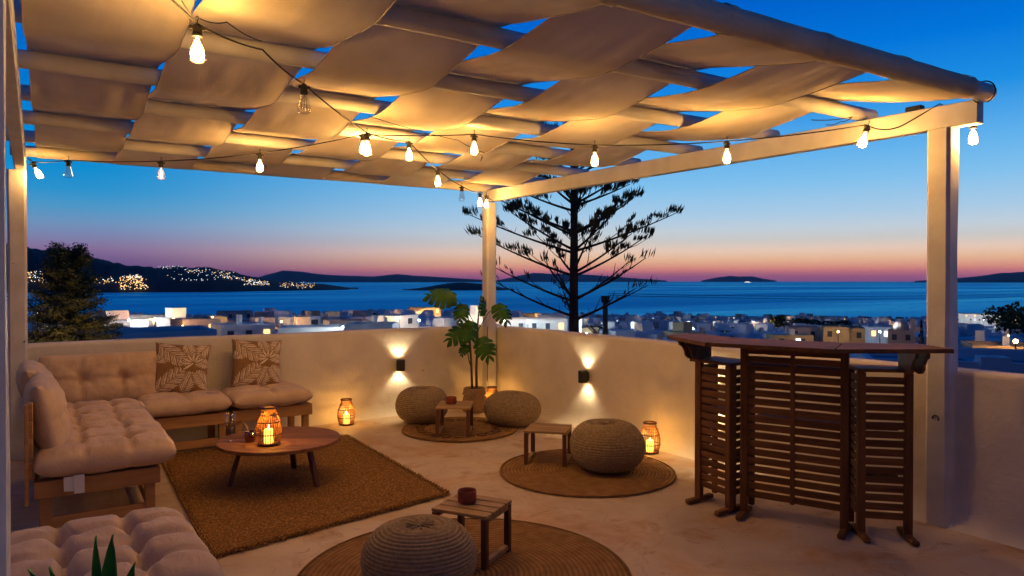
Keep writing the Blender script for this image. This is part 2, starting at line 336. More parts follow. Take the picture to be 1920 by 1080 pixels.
# ---- sea
def sea_extra(m, t, n, l, p, mp):
    def nz(sc, vec, det):
        q = n('ShaderNodeMapping'); q.inputs['Scale'].default_value = vec; q.inputs['Rotation'].default_value = (0, 0, YAW); l(mp.outputs[0], q.inputs[0])
        o = n('ShaderNodeTexNoise'); o.inputs['Scale'].default_value = sc; o.inputs['Detail'].default_value = det; l(q.outputs[0], o.inputs['Vector']); return o.outputs['Fac']
    a = nz(.09, (1, 2.2, 1), 6); c = nz(.0012, (.35, 2.4, 1), 5)
    b = n('ShaderNodeBump'); b.inputs['Strength'].default_value = 1; b.inputs['Distance'].default_value = 2.4; l(a, b.inputs['Height']); l(b.outputs[0], p.inputs['Normal'])
    mr = n('ShaderNodeMapRange'); mr.name = 'rough_map'; mr.inputs['From Min'].default_value = .38; mr.inputs['From Max'].default_value = .62; mr.inputs['To Min'].default_value = .22; mr.inputs['To Max'].default_value = .5; l(c, mr.inputs['Value']); l(mr.outputs[0], p.inputs['Roughness']); m['c'] = 1
    m2 = n('ShaderNodeMapRange'); m2.inputs['From Min'].default_value = .38; m2.inputs['From Max'].default_value = .62; l(c, m2.inputs['Value'])
    mx = n('ShaderNodeMix'); mx.data_type = 'RGBA'; l(m2.outputs[0], mx.inputs['Factor']); mx.inputs['A'].default_value = (.001, .56, .74, 1); mx.inputs['B'].default_value = (.002, .95, 1, 1); l(mx.outputs['Result'], p.inputs['Base Color'])
M_sea = mat('sea_water', (.004, .08, .2), None, .35, extra=sea_extra, spec=.0)
_t = M_sea.node_tree; _g = _t.nodes.new('ShaderNodeBsdfGlossy'); _g.inputs['Roughness'].default_value = .5; _g.inputs['Color'].default_value = (.16, .95, 1, 1); _m = _t.nodes.new('ShaderNodeMixShader'); _m.inputs[0].default_value = .68
_b = [q for q in _t.nodes if q.type == 'BUMP'][0]; _t.links.new(_b.outputs[0], _g.inputs['Normal']); _t.links.new(_t.nodes['rough_map'].outputs[0], _g.inputs['Roughness']); _t.links.new(_t.nodes['Principled BSDF'].outputs[0], _m.inputs[1]); _t.links.new(_g.outputs[0], _m.inputs[2]); _t.links.new(_m.outputs[0], _t.nodes['Material Output'].inputs[0])
mb = MB(); R0 = 48500
ring = [(D*cos(a), D*sin(a), 0) for D in (200, 3000, R0) for a in [2*pi*k/64 for k in range(64)]]
mb.add(ring, [(i*64+k, i*64+(k+1) % 64, (i+1)*64+(k+1) % 64, (i+1)*64+k) for i in range(2) for k in range(64)])
o = mb.part('sea', M_sea); o.location = (0, 0, SEA); struct(o, 'calm blue sea at dusk')

def Zg(D, px):
    D = max(D, 9.0); t = max(0, 1-D/760); k = min(1, max(0, (px-880)/300)); k = k*k*(3-2*k)
    return 1.5-D*(.0470+(.012+.0145*k)*t+(1.2+1.3*k)/D)-3.6
def ground_z(x, y):
    D = sqrt(x*x+y*y); fwd = x*sin(YAW)+y*cos(YAW); px = 960+FPX*(x*cos(YAW)-y*sin(YAW))/fwd if fwd > .1*D else (9999 if x > y else -999)
    return (Zg(D, px) if D > 26 else Zg(26, px)*(D/26)**.5 if D > 9 else -3.6) + .8*noise.noise(Vector((x*.01, y*.01, 0)))*min(1, D/60)
Ds = [0.1, 5, 9, 14, 20, 26]+[30*1.075**i for i in range(49)]; na = 120
vs = [(D*sin(a), D*cos(a), ground_z(D*sin(a), D*cos(a)) if D < 980 else SEA-3) for D in Ds for a in [2*pi*k/na for k in range(na)]]
mb = MB().add(vs, [(i*na+k, i*na+(k+1) % na, (i+1)*na+(k+1) % na, (i+1)*na+k) for i in range(len(Ds)-1) for k in range(na)])
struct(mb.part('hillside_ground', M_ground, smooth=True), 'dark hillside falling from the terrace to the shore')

# ---- hills and islands
def hill(name, pts, base, depth, label, seed, rough=.18, extra_px=0):
    "pts = crest (px, py); base = (px, shoreline distance); builds a real ridge with front and back slopes"
    px0, px1 = pts[0][0], pts[-1][0]; n = max(12, int((px1-px0)/3)); T = 15
    xs = [p[0] for p in pts]; ys = [p[1] for p in pts]; bx = [b[0] for b in base]; bd = [b[1] for b in base]
    vs = []; crest = []
    for i in range(n+1):
        px = px0+(px1-px0)*i/n; py = float(np.interp(px, xs, ys)); D0 = float(np.interp(px, bx, bd)); Dc = D0+depth*.5
        c = srgb_point(px, py, Dc); H = c.z-SEA
        H *= 1+rough*.25*noise.noise(Vector((px*.045, seed, 0)))
        H = max(H, 1)
        for j in range(T+1):
            u = j/T; D = D0+depth*u; prof = sin(pi*u)**.85
            q = srgb_point(px, 527, D); k = 1+rough*noise.fractal(Vector((px*.02, u*4, seed)), .8, 2, 4)*(1-abs(2*u-1)*0)*(0 if .47 < u < .53 else 1)
            vs.append((q.x, q.y, SEA-2+(H+2)*prof*k))
    fs = [(i*(T+1)+j, (i+1)*(T+1)+j, (i+1)*(T+1)+j+1, i*(T+1)+j+1) for i in range(n) for j in range(T)]
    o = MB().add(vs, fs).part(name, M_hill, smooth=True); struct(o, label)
    def surf(px, py):
        i = min(n, max(0, round((px-px0)/(px1-px0)*n))); best = None
        for j in range(0, T//2+2):
            a = Vector(vs[i*(T+1)+j]); b = Vector(vs[i*(T+1)+j+1])
            for t in (0, .25, .5, .75):
                q = a.lerp(b, t); r = q.x*sin(YAW)+q.y*cos(YAW); y = 527-(q.z-1.5)/r*FPX
                if best is None or abs(y-py) < best[0]: best = (abs(y-py), q)
        return best[1]
    return surf
head = hill('headland', [(-260, 470), (-100, 455), (40, 464), (90, 467), (130, 472), (160, 479), (200, 491), (250, 499), (300, 503), (340, 501), (385, 500), (420, 507), (450, 514), (480, 520), (520, 528), (560, 530), (610, 533), (645, 538), (672, 543.5)],
            [(-260, 2500), (200, 2500), (400, 2650), (560, 3000), (672, 3350)], 1500, 'dark headland with village lights', 3, .16)
hill('mountain_range', [(440, 527), (480, 521), (500, 515), (530, 507), (560, 509), (600, 514), (650, 517), (700, 518.5), (730, 515), (745, 514), (780, 517), (830, 520), (880, 523), (930, 526)], [(440, 26000), (930, 26000)], 5000, 'low dark mountains across the bay', 9, .06)
hill('island', [(755, 544), (800, 538), (840, 531), (870, 529.5), (900, 532), (930, 537), (964, 543.5)], [(755, 3050), (964, 3150)], 700, 'small low island in the bay', 12, .1)
hill('far_island', [(930, 526), (960, 520), (1000, 511.5), (1040, 513.5), (1085, 514), (1120, 516), (1180, 521), (1250, 526)], [(930, 34000), (1250, 34000)], 6000, 'far island behind the tall conifer', 15, .05)
hill('far_islet', [(1315, 526), (1345, 520), (1370, 517), (1385, 518.5), (1410, 518), (1430, 522.5), (1455, 526)], [(1315, 36000), (1455, 36000)], 4000, 'far flat-topped islet on the horizon', 18, .04)
hill('cape', [(1715, 526.5), (1760, 524.5), (1800, 521), (1840, 517), (1880, 512), (1920, 509.5), (2050, 504), (2250, 512)], [(1715, 20000), (2250, 20000)], 6000, 'low cape on the right of the horizon', 21, .06)
# lights of the far villages
mbw = MB(); mbc = MB()
def vlights(n, x0, x1, y0, y1, warm=.6, size=6.5, slope=0, boxy=False):
    for _ in range(int(n*1.8)):
        px = rnd.uniform(x0, x1); py = rnd.uniform(y0, y1)+(px-x0)*slope if boxy else (y0+y1)/2+rnd.gauss(0, (y1-y0)/4)+(px-x0)*slope
        q = head(px, py); s = size*rnd.uniform(.26, .5); q = q+Vector((rnd.gauss(0, 5), rnd.gauss(0, 5), rnd.uniform(-3, 5))); back = Vector((q.x, q.y, 0)).normalized()*-20
        (mbw if rnd.random() < warm else mbc).box((q.x+back.x, q.y+back.y, q.z+s*.5), (s, s, s*.8))
vlights(60, 30, 98, 510, 532, .75, 5.5, boxy=True); vlights(9, 98, 150, 512, 525, .8); vlights(14, 180, 216, 522, 530, .5)
vlights(70, 226, 275, 521, 543, .95, 6.2, boxy=True); vlights(30, 236, 262, 516, 524, .4, 5.5); vlights(30, 345, 440, 502, 511, .4, 5.5, .07); vlights(22, 300, 345, 500, 504, .2, 4.5)
vlights(60, 410, 505, 513, 521, .55, 5.2, .17); vlights(20, 460, 500, 530, 536, .3, 4.5); vlights(45, 525, 590, 530, 540, .7, 5.2); vlights(14, 310, 420, 512, 530, .2, 5)
tag(mbw.part('village_lights', emis('warm_far_light', (1, .58, .22), 2.6)), 'warm lights of the villages on the dark headland', kind='stuff')
tag(mbc.part('white_village_lights', emis('cool_far_light', (.85, .92, 1), 2.4)), 'white lights of the villages on the dark headland', kind='stuff')
hz = MB().box((0, 0, (SEA-3+700)/2), (100000, 100000, 700-(SEA-3))).part('haze', None); hz['kind'] = 'stuff'; hz['label'] = 'thin evening sea haze'
hm = bpy.data.materials.new('haze_air'); hm.use_nodes = True; ht = hm.node_tree; ht.nodes.remove(ht.nodes['Principled BSDF']); hv = ht.nodes.new('ShaderNodeVolumePrincipled')
hv.inputs['Color'].default_value = (.75, .85, 1, 1); hv.inputs['Density'].default_value = HAZE; hv.inputs['Anisotropy'].default_value = .2; ht.links.new(hv.outputs[0], ht.nodes['Material Output'].inputs['Volume']); hz.data.materials.append(hm)
# ferry
t = thing('ferry', 'white lit ferry far out on the horizon before the flat islet', 'ship'); c = srgb_point(1402, 529.6, 20000); t.location = (c.x, c.y, SEA); t.rotation_euler[2] = -YAW+.05
v = [(-95, -12, 9), (85, -12, 9), (110, 0, 11), (85, 12, 9), (-95, 12, 9), (-88, -9, -1), (80, -9, -1), (95, 0, -1), (80, 9, -1), (-88, 9, -1)]
MB().add(v, [(0, 1, 2, 3, 4), (9, 8, 7, 6, 5)]+[(i, i+5, (i+1) % 5+5, (i+1) % 5) for i in range(5)]).part('hull', emis('self_lit_hull', (.85, .9, 1), .8), t)  # hull emits light itself in place of lamps shining on it
MB().box((-15, 0, 15), (140, 20, 12)).box((0, 0, 24), (80, 16, 7)).part('superstructure', emis('self_lit_cabin', (1, .85, .7), 1.3), t)  # cabin block glows as a whole, its lighting put into the material
MB().box((-40, 0, 33), (14, 9, 14)).part('funnel', M_whouse, t)

# ================================================================== TOWN
PLACES = [(150, 'behind the big dark conifer'), (290, 'left of the patterned cushions'), (400, 'behind the left patterned cushion'), (540, 'behind the right patterned cushion'), (660, 'above the floor lantern'), (770, 'above the left wall lamp'),
          (880, 'left of the monstera'), (965, 'behind the monstera'), (1075, 'left of the conifer trunk'), (1150, 'beside the telegraph pole'), (1250, 'right of the telegraph pole'), (1390, 'above the left bar wing'), (1490, 'above the left bar slats'), (1600, 'above the right bar slats'), (1745, 'above the right bar wing'), (9999, 'right of the end post')]
def place(px): return next(n for a, n in PLACES if px < a)
HM = {}
def house_mesh(w, d, h, kind):
    "cube house with a parapet rim round a sunken flat roof; optional upper block or dome"
    mb = MB(); r = .25
    def shell(cx, cy, w, d, z0, z1):
        x0, x1, y0, y1 = cx-w/2, cx+w/2, cy-d/2, cy+d/2
        o = [(x0, y0), (x1, y0), (x1, y1), (x0, y1)]; i = [(x0+r, y0+r), (x1-r, y0+r), (x1-r, y1-r), (x0+r, y1-r)]
        vs = [(x, y, z0) for x, y in o]+[(x, y, z1) for x, y in o]+[(x, y, z1) for x, y in i]+[(x, y, z1-.45) for x, y in i]
        fs = []
        for k in range(4):
            n = (k+1) % 4; fs += [(k, n, n+4, k+4), (k+4, n+4, n+8, k+8), (k+8, n+8, n+12, k+12)]
        mb.add(vs, fs, 0); mb.add([vs[12], vs[13], vs[14], vs[15]], [(0, 1, 2, 3)], 1)
    shell(0, 0, w, d, -4, h)
    if kind == 1: shell(-w*.18, d*.12, w*.5, d*.6, h-.4, h+2.5)
    if kind == 2: shell(w*.25, 0, w*.36, d*.5, h-.4, h+2.2); mb.box((-w*.3, d*.1, h+.35), (1.1, .8, 1.1))
    if kind == 3:
        mb.lathe([(w*.3, h-.3), (w*.3, h+.5)]+[(w*.3*cos(a), h+.5+w*.3*sin(a)) for a in [pi/2*k/8 for k in range(1, 9)]], 16)
        mb.box((w*.42, -d*.4, h+1.2), (.9, .5, 2.4))
    if kind == 4: mb.box((w*.55, 0, h*.25-1), (w*.3, d*.9, h*.5+3)); mb.box((0, d*.3, h+.5), (.7, .7, 1.5)); mb.box((w*.3, -d*.2, h+.4), (.5, .5, 1.2))
    return mb
wall_mats = {'w': M_whouse, 'c': M_cream, 'p': M_pinkh}
WIN = {}
for nme, mt in (('d', M_wood_far), ('l', M_litwin), ('w', M_litwinw)): WIN[nme] = MB().box((0, 0, 0), (1, .12, 1)).mesh('window', mt)
variants = []
for i in range(14):
    w = rnd.uniform(6, 12); d = rnd.uniform(6, 10); h = rnd.choice([3.2, 3.6, 4.2, 6.2, 6.8]); k = [0, 1, 2, 4, 0, 1, 3, 2, 0, 1, 4, 0, 2, 1][i]
    if k == 3: w = 6; d = 7; h = 4
    b = house_mesh(w, d, h, k); variants.append((w, d, h, k, {c: b.mesh('house', [wall_mats[c], M_roofb]) for c in 'wcp'}))
def windows(root, w, d, h, lit, n=None):
    "windows and a door on the side that faces the terrace (local -y) and on one flank"
    fl = 2 if h > 5 else 1
    for f in range(fl):
        m = max(2, int(w/2.6))
        for i in range(m):
            if rnd.random() < .25: continue
            o = put('window', WIN['l' if rnd.random() < lit else ('w' if rnd.random() < lit*.3 else 'd')], root, (-w/2+w*(i+.5)/m, -d/2-.03, h-1.5-f*2.9)); o.scale = (.9, 1, 1.2)
        if rnd.random() < .7:
            o = put('window', WIN['d' if rnd.random() > lit else 'l'], root, (w/2+.03, 0, h-1.5-f*2.9), pi/2); o.scale = (.9, 1, 1.2)
COLN = {'w': 'white', 'c': 'ochre', 'p': 'pinkish'}
KINDL = {0: 'cube house', 1: 'stepped house', 2: 'roof-room house', 3: 'domed chapel', 4: 'winged house'}
KIND = {0: 'plain cube', 1: 'stepped two-level', 2: 'house with a roof room', 3: 'domed chapel', 4: 'house with a low side wing'}
placed = []
def free(x, y, r):
    for a, b, q in placed:
        if (a-x)**2+(b-y)**2 < (q+r)**2*.55: return False
    return True
def house(px, D, vi, col='w', rot=0, label=None, group=None, sc=1, lit=.15, dz=0, wins=True):
    w, d, h, k, ms = variants[vi]; p = srgb_point(px, 527, D); z = ground_z(p.x, p.y)+dz
    o = put('house', ms[col], None, (p.x, p.y, z), -atan2(p.x, p.y)+rot); o.scale = (sc, sc, sc)
    placed.append((p.x, p.y, max(w, d)/2*sc))
    tag(o, label, 'chapel' if k == 3 else 'house', group or 'houses of the hillside town')
    if wins: windows(o, w, d, h, lit)
    return o
# buildings that can be told apart
def custom(px, ytop, D, w, d, h, col, label, rot=0, kind=0, lit=.2, cat='house', roof=None, wins=True):
    p = srgb_point(px, ytop, D); b = house_mesh(w, d, h, kind)
    o = b.part('house', [wall_mats[col], roof or M_roofb]); o.location = (p.x, p.y, p.z-h); o.rotation_euler[2] = -atan2(p.x, p.y)+rot
    placed.append((p.x, p.y, max(w, d)/2)); tag(o, label, cat)
    if wins: windows(o, w, d, h, lit)
    return o
custom(366, 597, 120, 6.2, 6, 4.4, 'p', 'pinkish house with an orange lit corner behind the pale sofa cushions', .35, 0, .3)
custom(392, 594, 150, 6.5, 4, 4, 'c', 'ochre lit flat-roofed house behind the orange cornered one', .1, 0, .2)
custom(285, 590, 170, 9, 7, 4.8, 'w', 'bright white house beside the dark tree on the left', -.15, 0, .3)
custom(262, 618, 66, 12, 8, 3, 'w', 'low blue-grey flat roof just over the parapet left of the pillows', .1, 0, 0, roof=M_roofb, wins=False)
custom(455, 606, 110, 8, 7, 4, 'w', 'white flat-roofed house over the parapet between the two patterned cushions', .25, 4, .2)
custom(440, 583, 230, 11, 8, 5, 'p', 'grey house with three dark windows near the shore left of centre', 0, 0, .0)
custom(586, 611, 105, 9, 7, 3.4, 'w', 'brightly floodlit white house left of the street lamp', -.1, 0, .2)
custom(650, 600, 140, 8, 7, 4, 'p', 'grey-pink house with one lit doorway left of the plant', .2, 0, .3)
custom(700, 605, 125, 8, 7, 3.5, 'w', 'white house with a low front roof right above the wall lamp', -.2, 4, .2)
custom(795, 576, 300, 13, 9, 7.5, 'c', 'lit ochre two-storey house near the shore left of the tall plant', .1, 0, .4)
custom(1000, 596, 150, 14, 8, 3.6, 'w', 'long floodlit white house left of the conifer trunk', .05, 0, .3)
custom(1050, 590, 170, 10, 7, 4, 'w', 'floodlit white house touching the conifer trunk on the left', -.1, 0, .2)
custom(1565, 611, 150, 5, 7, 5, 'c', 'sand-coloured building with small windows above the bar top', .1, 0, .1)
custom(1596, 613, 150, 4.6, 7, 4.4, 'c', 'sand-coloured building with tall dark openings above the bar top', .1, 0, .1)
custom(1505, 612, 160, 7, 7, 4.6, 'p', 'grey flat-roofed building above the bar counter middle', .1, 0, 0)
custom(1640, 612, 170, 8, 6, 3.6, 'w', 'floodlit white house above the bar top near the pergola post', -.05, 0, .3)
custom(1690, 618, 150, 5, 5, 3, 'p', 'grey domed chapel left of the pergola post', 0, 3, 0)
custom(1850, 665, 27, 9, 6, 3.2, 'w', 'near blue-grey flat roof beyond the low wall at the right edge', .25, 0, 0, wins=False)
custom(1862, 668.5, 24.5, .9, .8, .8, 'w', 'small rooftop block with a dark opening at the right edge', .25, 0, 0, 'roof block', wins=False)
custom(1625, 668, 30, 8, 6, 3.2, 'w', 'near blue-grey flat roof seen under the bar top', .3, 0, 0, wins=False)
custom(1350, 640, 42, 6, 6, 3, 'w', 'blue-grey flat roof seen between bar top and left bar wing', .2, 0, 0, wins=False)
custom(1890, 645, 60, 6, 5, 3, 'c', 'small warm lit house above the roof at the right edge', .2, 0, .5)
custom(1835, 648, 62, 7, 5, 3, 'w', 'low white house right of the pergola post under the dark trees', -.1, 4, .2)
custom(1845, 588, 520, 40, 14, 6, 'w', 'long brightly lit white block on the far right shore', 0, 0, .5)
custom(1640, 656, 50, 6, 5, 3.6, 'w', 'lit white house seen through the gap beneath the bar top', .3, 0, .4)
n_ind = 0
lab_used = set()
for k in range(2600):
    if n_ind >= 225: break
    D = 760*(rnd.random()**.62); px = rnd.uniform(-40, 1990)
    if D < 150 or (px < 250 and D < 190): continue
    if 1010 < px < 1230 and D < 150: continue
    vi = rnd.randrange(14)
    if variants[vi][3] == 3 and rnd.random() < .8: vi = 0
    w, d, h, kd, ms = variants[vi]; p = srgb_point(px, 527, D); sc = 1 if D < 300 else 1.15
    if not free(p.x, p.y, max(w, d)/2*sc): continue
    col = rnd.choice('wwwwwwwcpp')
    dist = 'near' if D < 190 else ('mid-slope' if D < 400 else 'shore-side'); side = place(px); big = 'large ' if w > 9.5 else ('small ' if w < 7 else '')
    L = f'{big}{COLN[col]} {"tall " if h > 5 else ""}{KINDL[kd]}, {dist}, {side}'
    house(px, D, vi, col, rnd.gauss(0, .35), L, f'{L}s', sc, .16 if D < 400 else .1, wins=D < 420)
    n_ind += 1
# the rest of the town, a mass of small cubes farther down the slope
mb = MB(); mwin = MB()
for k in range(7000):
    D = rnd.uniform(150, 790); px = rnd.uniform(-60, 2000); p = srgb_point(px, 527, D)
    if not free(p.x, p.y, 3.2): continue
    placed.append((p.x, p.y, 3.2)); w = rnd.uniform(5, 11); d = rnd.uniform(5, 9); h = rnd.choice([3, 3.4, 3.8, 6]); a = rnd.gauss(0, .5)-atan2(p.x, p.y); M = Matrix.Rotation(a, 4, 'Z'); z = ground_z(p.x, p.y)
    mi = rnd.choice([0, 0, 0, 0, 1, 2]); mb.box((p.x, p.y, z+h/2-2), (w, d, h+4), M, mi)
    if rnd.random() < .4: mb.box((p.x+rnd.uniform(-1, 1), p.y+rnd.uniform(-1, 1), z+h+1), (w*.45, d*.5, 2.2), M, mi)
    for j in range(rnd.choice([1, 2, 2, 3])):
        q = M @ Vector((rnd.uniform(-.4, .4)*w, -d/2-.05, 0)); mwin.box((p.x+q.x, p.y+q.y, z+h-1.3), (1.0, .2, 1.2), M, 2 if rnd.random() < .72 else (0 if rnd.random() < .6 else 1))
    if rnd.random() < .5: mb.box((p.x+rnd.uniform(-2, 2), p.y+rnd.uniform(-2, 2), z+h+.5), (.9, .9, 1.4), M, rnd.choice([0, 2]))
tag(mb.part('distant_town', [M_whouse, M_cream, M_pinkh]), 'crowded white houses of the town towards the shore', kind='stuff')
tag(mwin.part('distant_windows', [M_litwin, M_litwinw, M_wood_far]), 'small dark and lit windows of the distant town', kind='stuff')

# street lamps of the town: pole + glowing globe + the lamp's own light
lamp_pole = MB().tube([(0, 0, 0), (0, 0, 4.4)], .06, 6).mesh('pole', M_black)
globes = {'c': MB().lathe([(.001, -.17)]+[(.17*sin(a), -.17*cos(a)) for a in [pi*k/8 for k in range(1, 8)]]+[(.001, .17)], 12).mesh('globe', emis('cool_globe', (.8, .92, 1), 40)),
          'w': MB().lathe([(.001, -.17)]+[(.17*sin(a), -.17*cos(a)) for a in [pi*k/8 for k in range(1, 8)]]+[(.001, .17)], 12).mesh('globe', emis('warm_globe', (1, .6, .2), 34))}
LAMPS = [(642, 614, 98, 'c', 900, 'bright white street lamp above the parapet left of the wall lamp'), (70, 588, 88, 'c', 420, 'cold white street lamp behind the dark tree'),
         (342, 612, 113, 'w', 420, 'round orange lamp on the pinkish house'), (321, 622, 95, 'w', 330, 'yellow lamp left of the orange lit house'), (400, 606, 138, 'w', 420, 'orange lamp at the ochre house'),
         (290, 598, 156, 'w', 1500, 'lamp in front of the bright white house'), (495, 612, 112, 'c', 800, 'white street lamp behind the right patterned cushion'),
         (990, 604, 136, 'c', 2200, 'white lamp flooding the long house left of the conifer'), (1050, 602, 150, 'c', 1600, 'white lamp close to the left of the conifer trunk'),
         (790, 590, 280, 'w', 4200, 'warm lamp at the ochre house near the shore'), (845, 602, 200, 'c', 1200, 'white lamp beyond the tall plant'),
         (1572, 622, 138, 'w', 700, 'warm lamp at the sand-coloured building'), (1650, 622, 150, 'c', 1700, 'white lamp above the right part of the bar top'), (1300, 616, 210, 'c', 2000, 'white lamp above the left bar corner'),
         (1180, 612, 230, 'c', 1600, 'white lamp right of the telegraph pole'), (1845, 600, 480, 'c', 16000, 'lamp flooding the far right shore block'), (1905, 640, 56, 'w', 160, 'warm lamp at the right picture edge'),
         (1495, 655, 60, 'w', 130, 'warm lamp glimpsed below the bar top'), (1660, 662, 44, 'c', 140, 'white lamp glimpsed right of the bar centre panel'), (1440, 612, 330, 'w', 3000, 'warm lamp in the far town above the bar')]
for k in range(46):  # extra lamps at random free spots, added to brighten the houses
    for tr in range(60):
        px = 230+1720*(k+rnd.random())/46; D = rnd.uniform(150, 560) if px > 1150 else rnd.uniform(125, 420); q = srgb_point(px, 527, D)
        if free(q.x, q.y, 3.0): break
    c = 'c' if rnd.random() < .62 else 'w'
    LAMPS.append((px, None, D, c, 12*D, f'small {"white" if c == "c" else "orange"} added lamp in the {"lower" if D > 400 else "upper"} town {place(px)}'))
for px, py, D, c, pw, lb in LAMPS:
    p = srgb_point(px, py or 600, D); z = ground_z(p.x, p.y)
    if py is None: p.z = z+rnd.uniform(4.6, 6)
    else: p.z = max(p.z, z+3.5)
    t = thing('street_lamp', lb, 'street lamp', (p.x, p.y, p.z-4.6), 0, 'lamps of the town'); put('pole', lamp_pole, t); put('globe', globes[c], t, (0, 0, 4.6))
    ld = bpy.data.lights.new('lamp_light', 'POINT'); ld.energy = pw*6; ld.color = (.8, .92, 1) if c == 'c' else (1, .62, .28); ld.shadow_soft_size = .2
    lo = bpy.data.objects.new('lamp_light', ld); COL.objects.link(lo); lo.parent = t; lo.location = (0, 0, 4.6)

# ---- trees
def leafcloud(rng, n, rad, size, squash=.8, up=0):
    "n small leaf-clump faces through an uneven crown made of several lobes"
    mb = MB(); lobes = [(Vector((rng.gauss(0, .45), rng.gauss(0, .45), rng.gauss(0, .3)))*rad, rng.uniform(.35, .65)*rad) for _ in range(7)]
    for _ in range(n):
        c, r = rng.choice(lobes); d = Vector((rng.gauss(0, 1), rng.gauss(0, 1), rng.gauss(0, 1))).normalized()
        p = c+d*r*rng.random()**.35; p.z *= squash; s = size*rng.uniform(.5, 1.3)
        a = Vector((rng.gauss(0, 1), rng.gauss(0, 1), rng.gauss(0, 1))).normalized(); b = a.orthogonal().normalized()
        mb.add([(p-a*s)[:], (p+b*s*.45)[:], (p+a*s)[:], (p-b*s*.45)[:]], [(0, 1, 2, 3)])
    return mb
crowns = [leafcloud(rnd, 700, 1, .13, .8).mesh('crown', M_bush) for _ in range(4)]
cyp = MB()
for _ in range(700):
    z = rnd.random()**.8; r = .22*(1-z)**.6*rnd.random()**.4; a = rnd.uniform(0, 2*pi); p = Vector((r*cos(a), r*sin(a), z)); d = Vector((rnd.gauss(0, .5), rnd.gauss(0, .5), 1)).normalized(); b = d.orthogonal().normalized()
    cyp.add([(p-d*.05)[:], (p+b*.02)[:], (p+d*.06)[:], (p-b*.02)[:]], [(0, 1, 2, 3)])
cyp = cyp.mesh('crown', M_bush)
trunk_s = MB().tube([(0, 0, -1), (.02, 0, .5), (0, .03, 1)], [.1, .07, .05], 6).mesh('trunk', M_bark)
def stree(px, D, h, w, label, kind='bush', group=None):
    p = srgb_point(px, 527, D); z = ground_z(p.x, p.y)
    t = thing('cypress' if kind == 'cyp' else 'tree', label, 'tree', (p.x, p.y, z), rnd.uniform(0, 6), group)
    tr = put('trunk', trunk_s, t); tr.scale = (w*.5, w*.5, h*.5)
    if kind == 'cyp': c = put('crown', cyp, t, (0, 0, h*.05)); c.scale = (w, w, h)
    else: c = put('crown', rnd.choice(crowns), t, (0, 0, h*.6)); c.scale = (w*.62, w*.62, h*.5)
stree(1345, 300, 9, 7, 'dark rounded tree above the left half of the bar'); stree(1515, 330, 11, 26, 'wide dark tree clump at the shore above the bar'); stree(1455, 330, 13, 8, 'tall thin-crowned tree at the shore above the bar')
stree(1728, 90, 8, 3, 'slim dark cypress just left of the pergola end post', 'cyp'); stree(1725, 45, 5.4, 4.5, 'dark shrub hanging low left of the end post'); stree(1550, 140, 5, 4, 'small palm-like tree before the sand-coloured building')
stree(1835, 95, 6, 15, 'broad black tree mass right of the end post'); stree(1800, 100, 5, 12, 'lower black tree against the end post'); stree(1895, 300, 20, 14, 'tall dark tree on the right skyline of the town')
stree(222, 70, 4.6, 6, 'dark bush right beside the big conifer on the left'); stree(248, 85, 3.6, 5, 'low dark bush under the bright white house'); stree(202, 75, 4.8, 6, 'dark bush half behind the big conifer'); stree(298, 120, 2.4, 4, 'yellow-green lit bush before the bright white house')
stree(1215, 62, 5.2, 8, 'black bush over the parapet right of the telegraph pole'); stree(1150, 50, 4.6, 5, 'dark bush at the foot of the telegraph pole'); stree(1265, 60, 5, 8, 'black bush over the parapet left of the bar'); stree(1240, 75, 5, 9, 'dark bush behind the parapet near the bar corner')
stree(765, 330, 9, 18, 'dark tree clump at the shore left of the ochre house'); stree(500, 300, 9, 9, 'dark tree at the shore above the right patterned cushion'); stree(580, 250, 6, 9, 'small dark tree left of centre in the town')
for k in range(64):
    px = rnd.uniform(230, 1960); D = rnd.uniform(150, 700)
    cy = rnd.random() < .2; L = f'{"narrow dark cypress" if cy else "small dark round tree"} in the {"lower" if D > 400 else "upper"} town {place(px)}'
    stree(px, D, rnd.uniform(5, 8), rnd.uniform(3, 5) if cy else rnd.uniform(6, 12), L, 'cyp' if cy else 'bush', L+', several alike')
# scrub as ground cover
mb = MB()
for k in range(2600):
    D = rnd.uniform(30, 700); px = rnd.uniform(-100, 2050); p = srgb_point(px, 527, D); z = ground_z(p.x, p.y)
    for j in range(5):
        q = Vector((p.x+rnd.gauss(0, 1.5), p.y+rnd.gauss(0, 1.5), z+rnd.uniform(.1, 1.6))); s = rnd.uniform(.5, 1.4); a = Vector((rnd.gauss(0, 1), rnd.gauss(0, 1), rnd.gauss(0, .6))).normalized(); b = a.orthogonal().normalized()
        mb.add([(q-a*s)[:], (q+b*s*.6)[:], (q+a*s)[:], (q-b*s*.6)[:]], [(0, 1, 2, 3)])
tag(mb.part('scrub', M_bush), 'dark scrub between the houses on the hillside', kind='stuff')

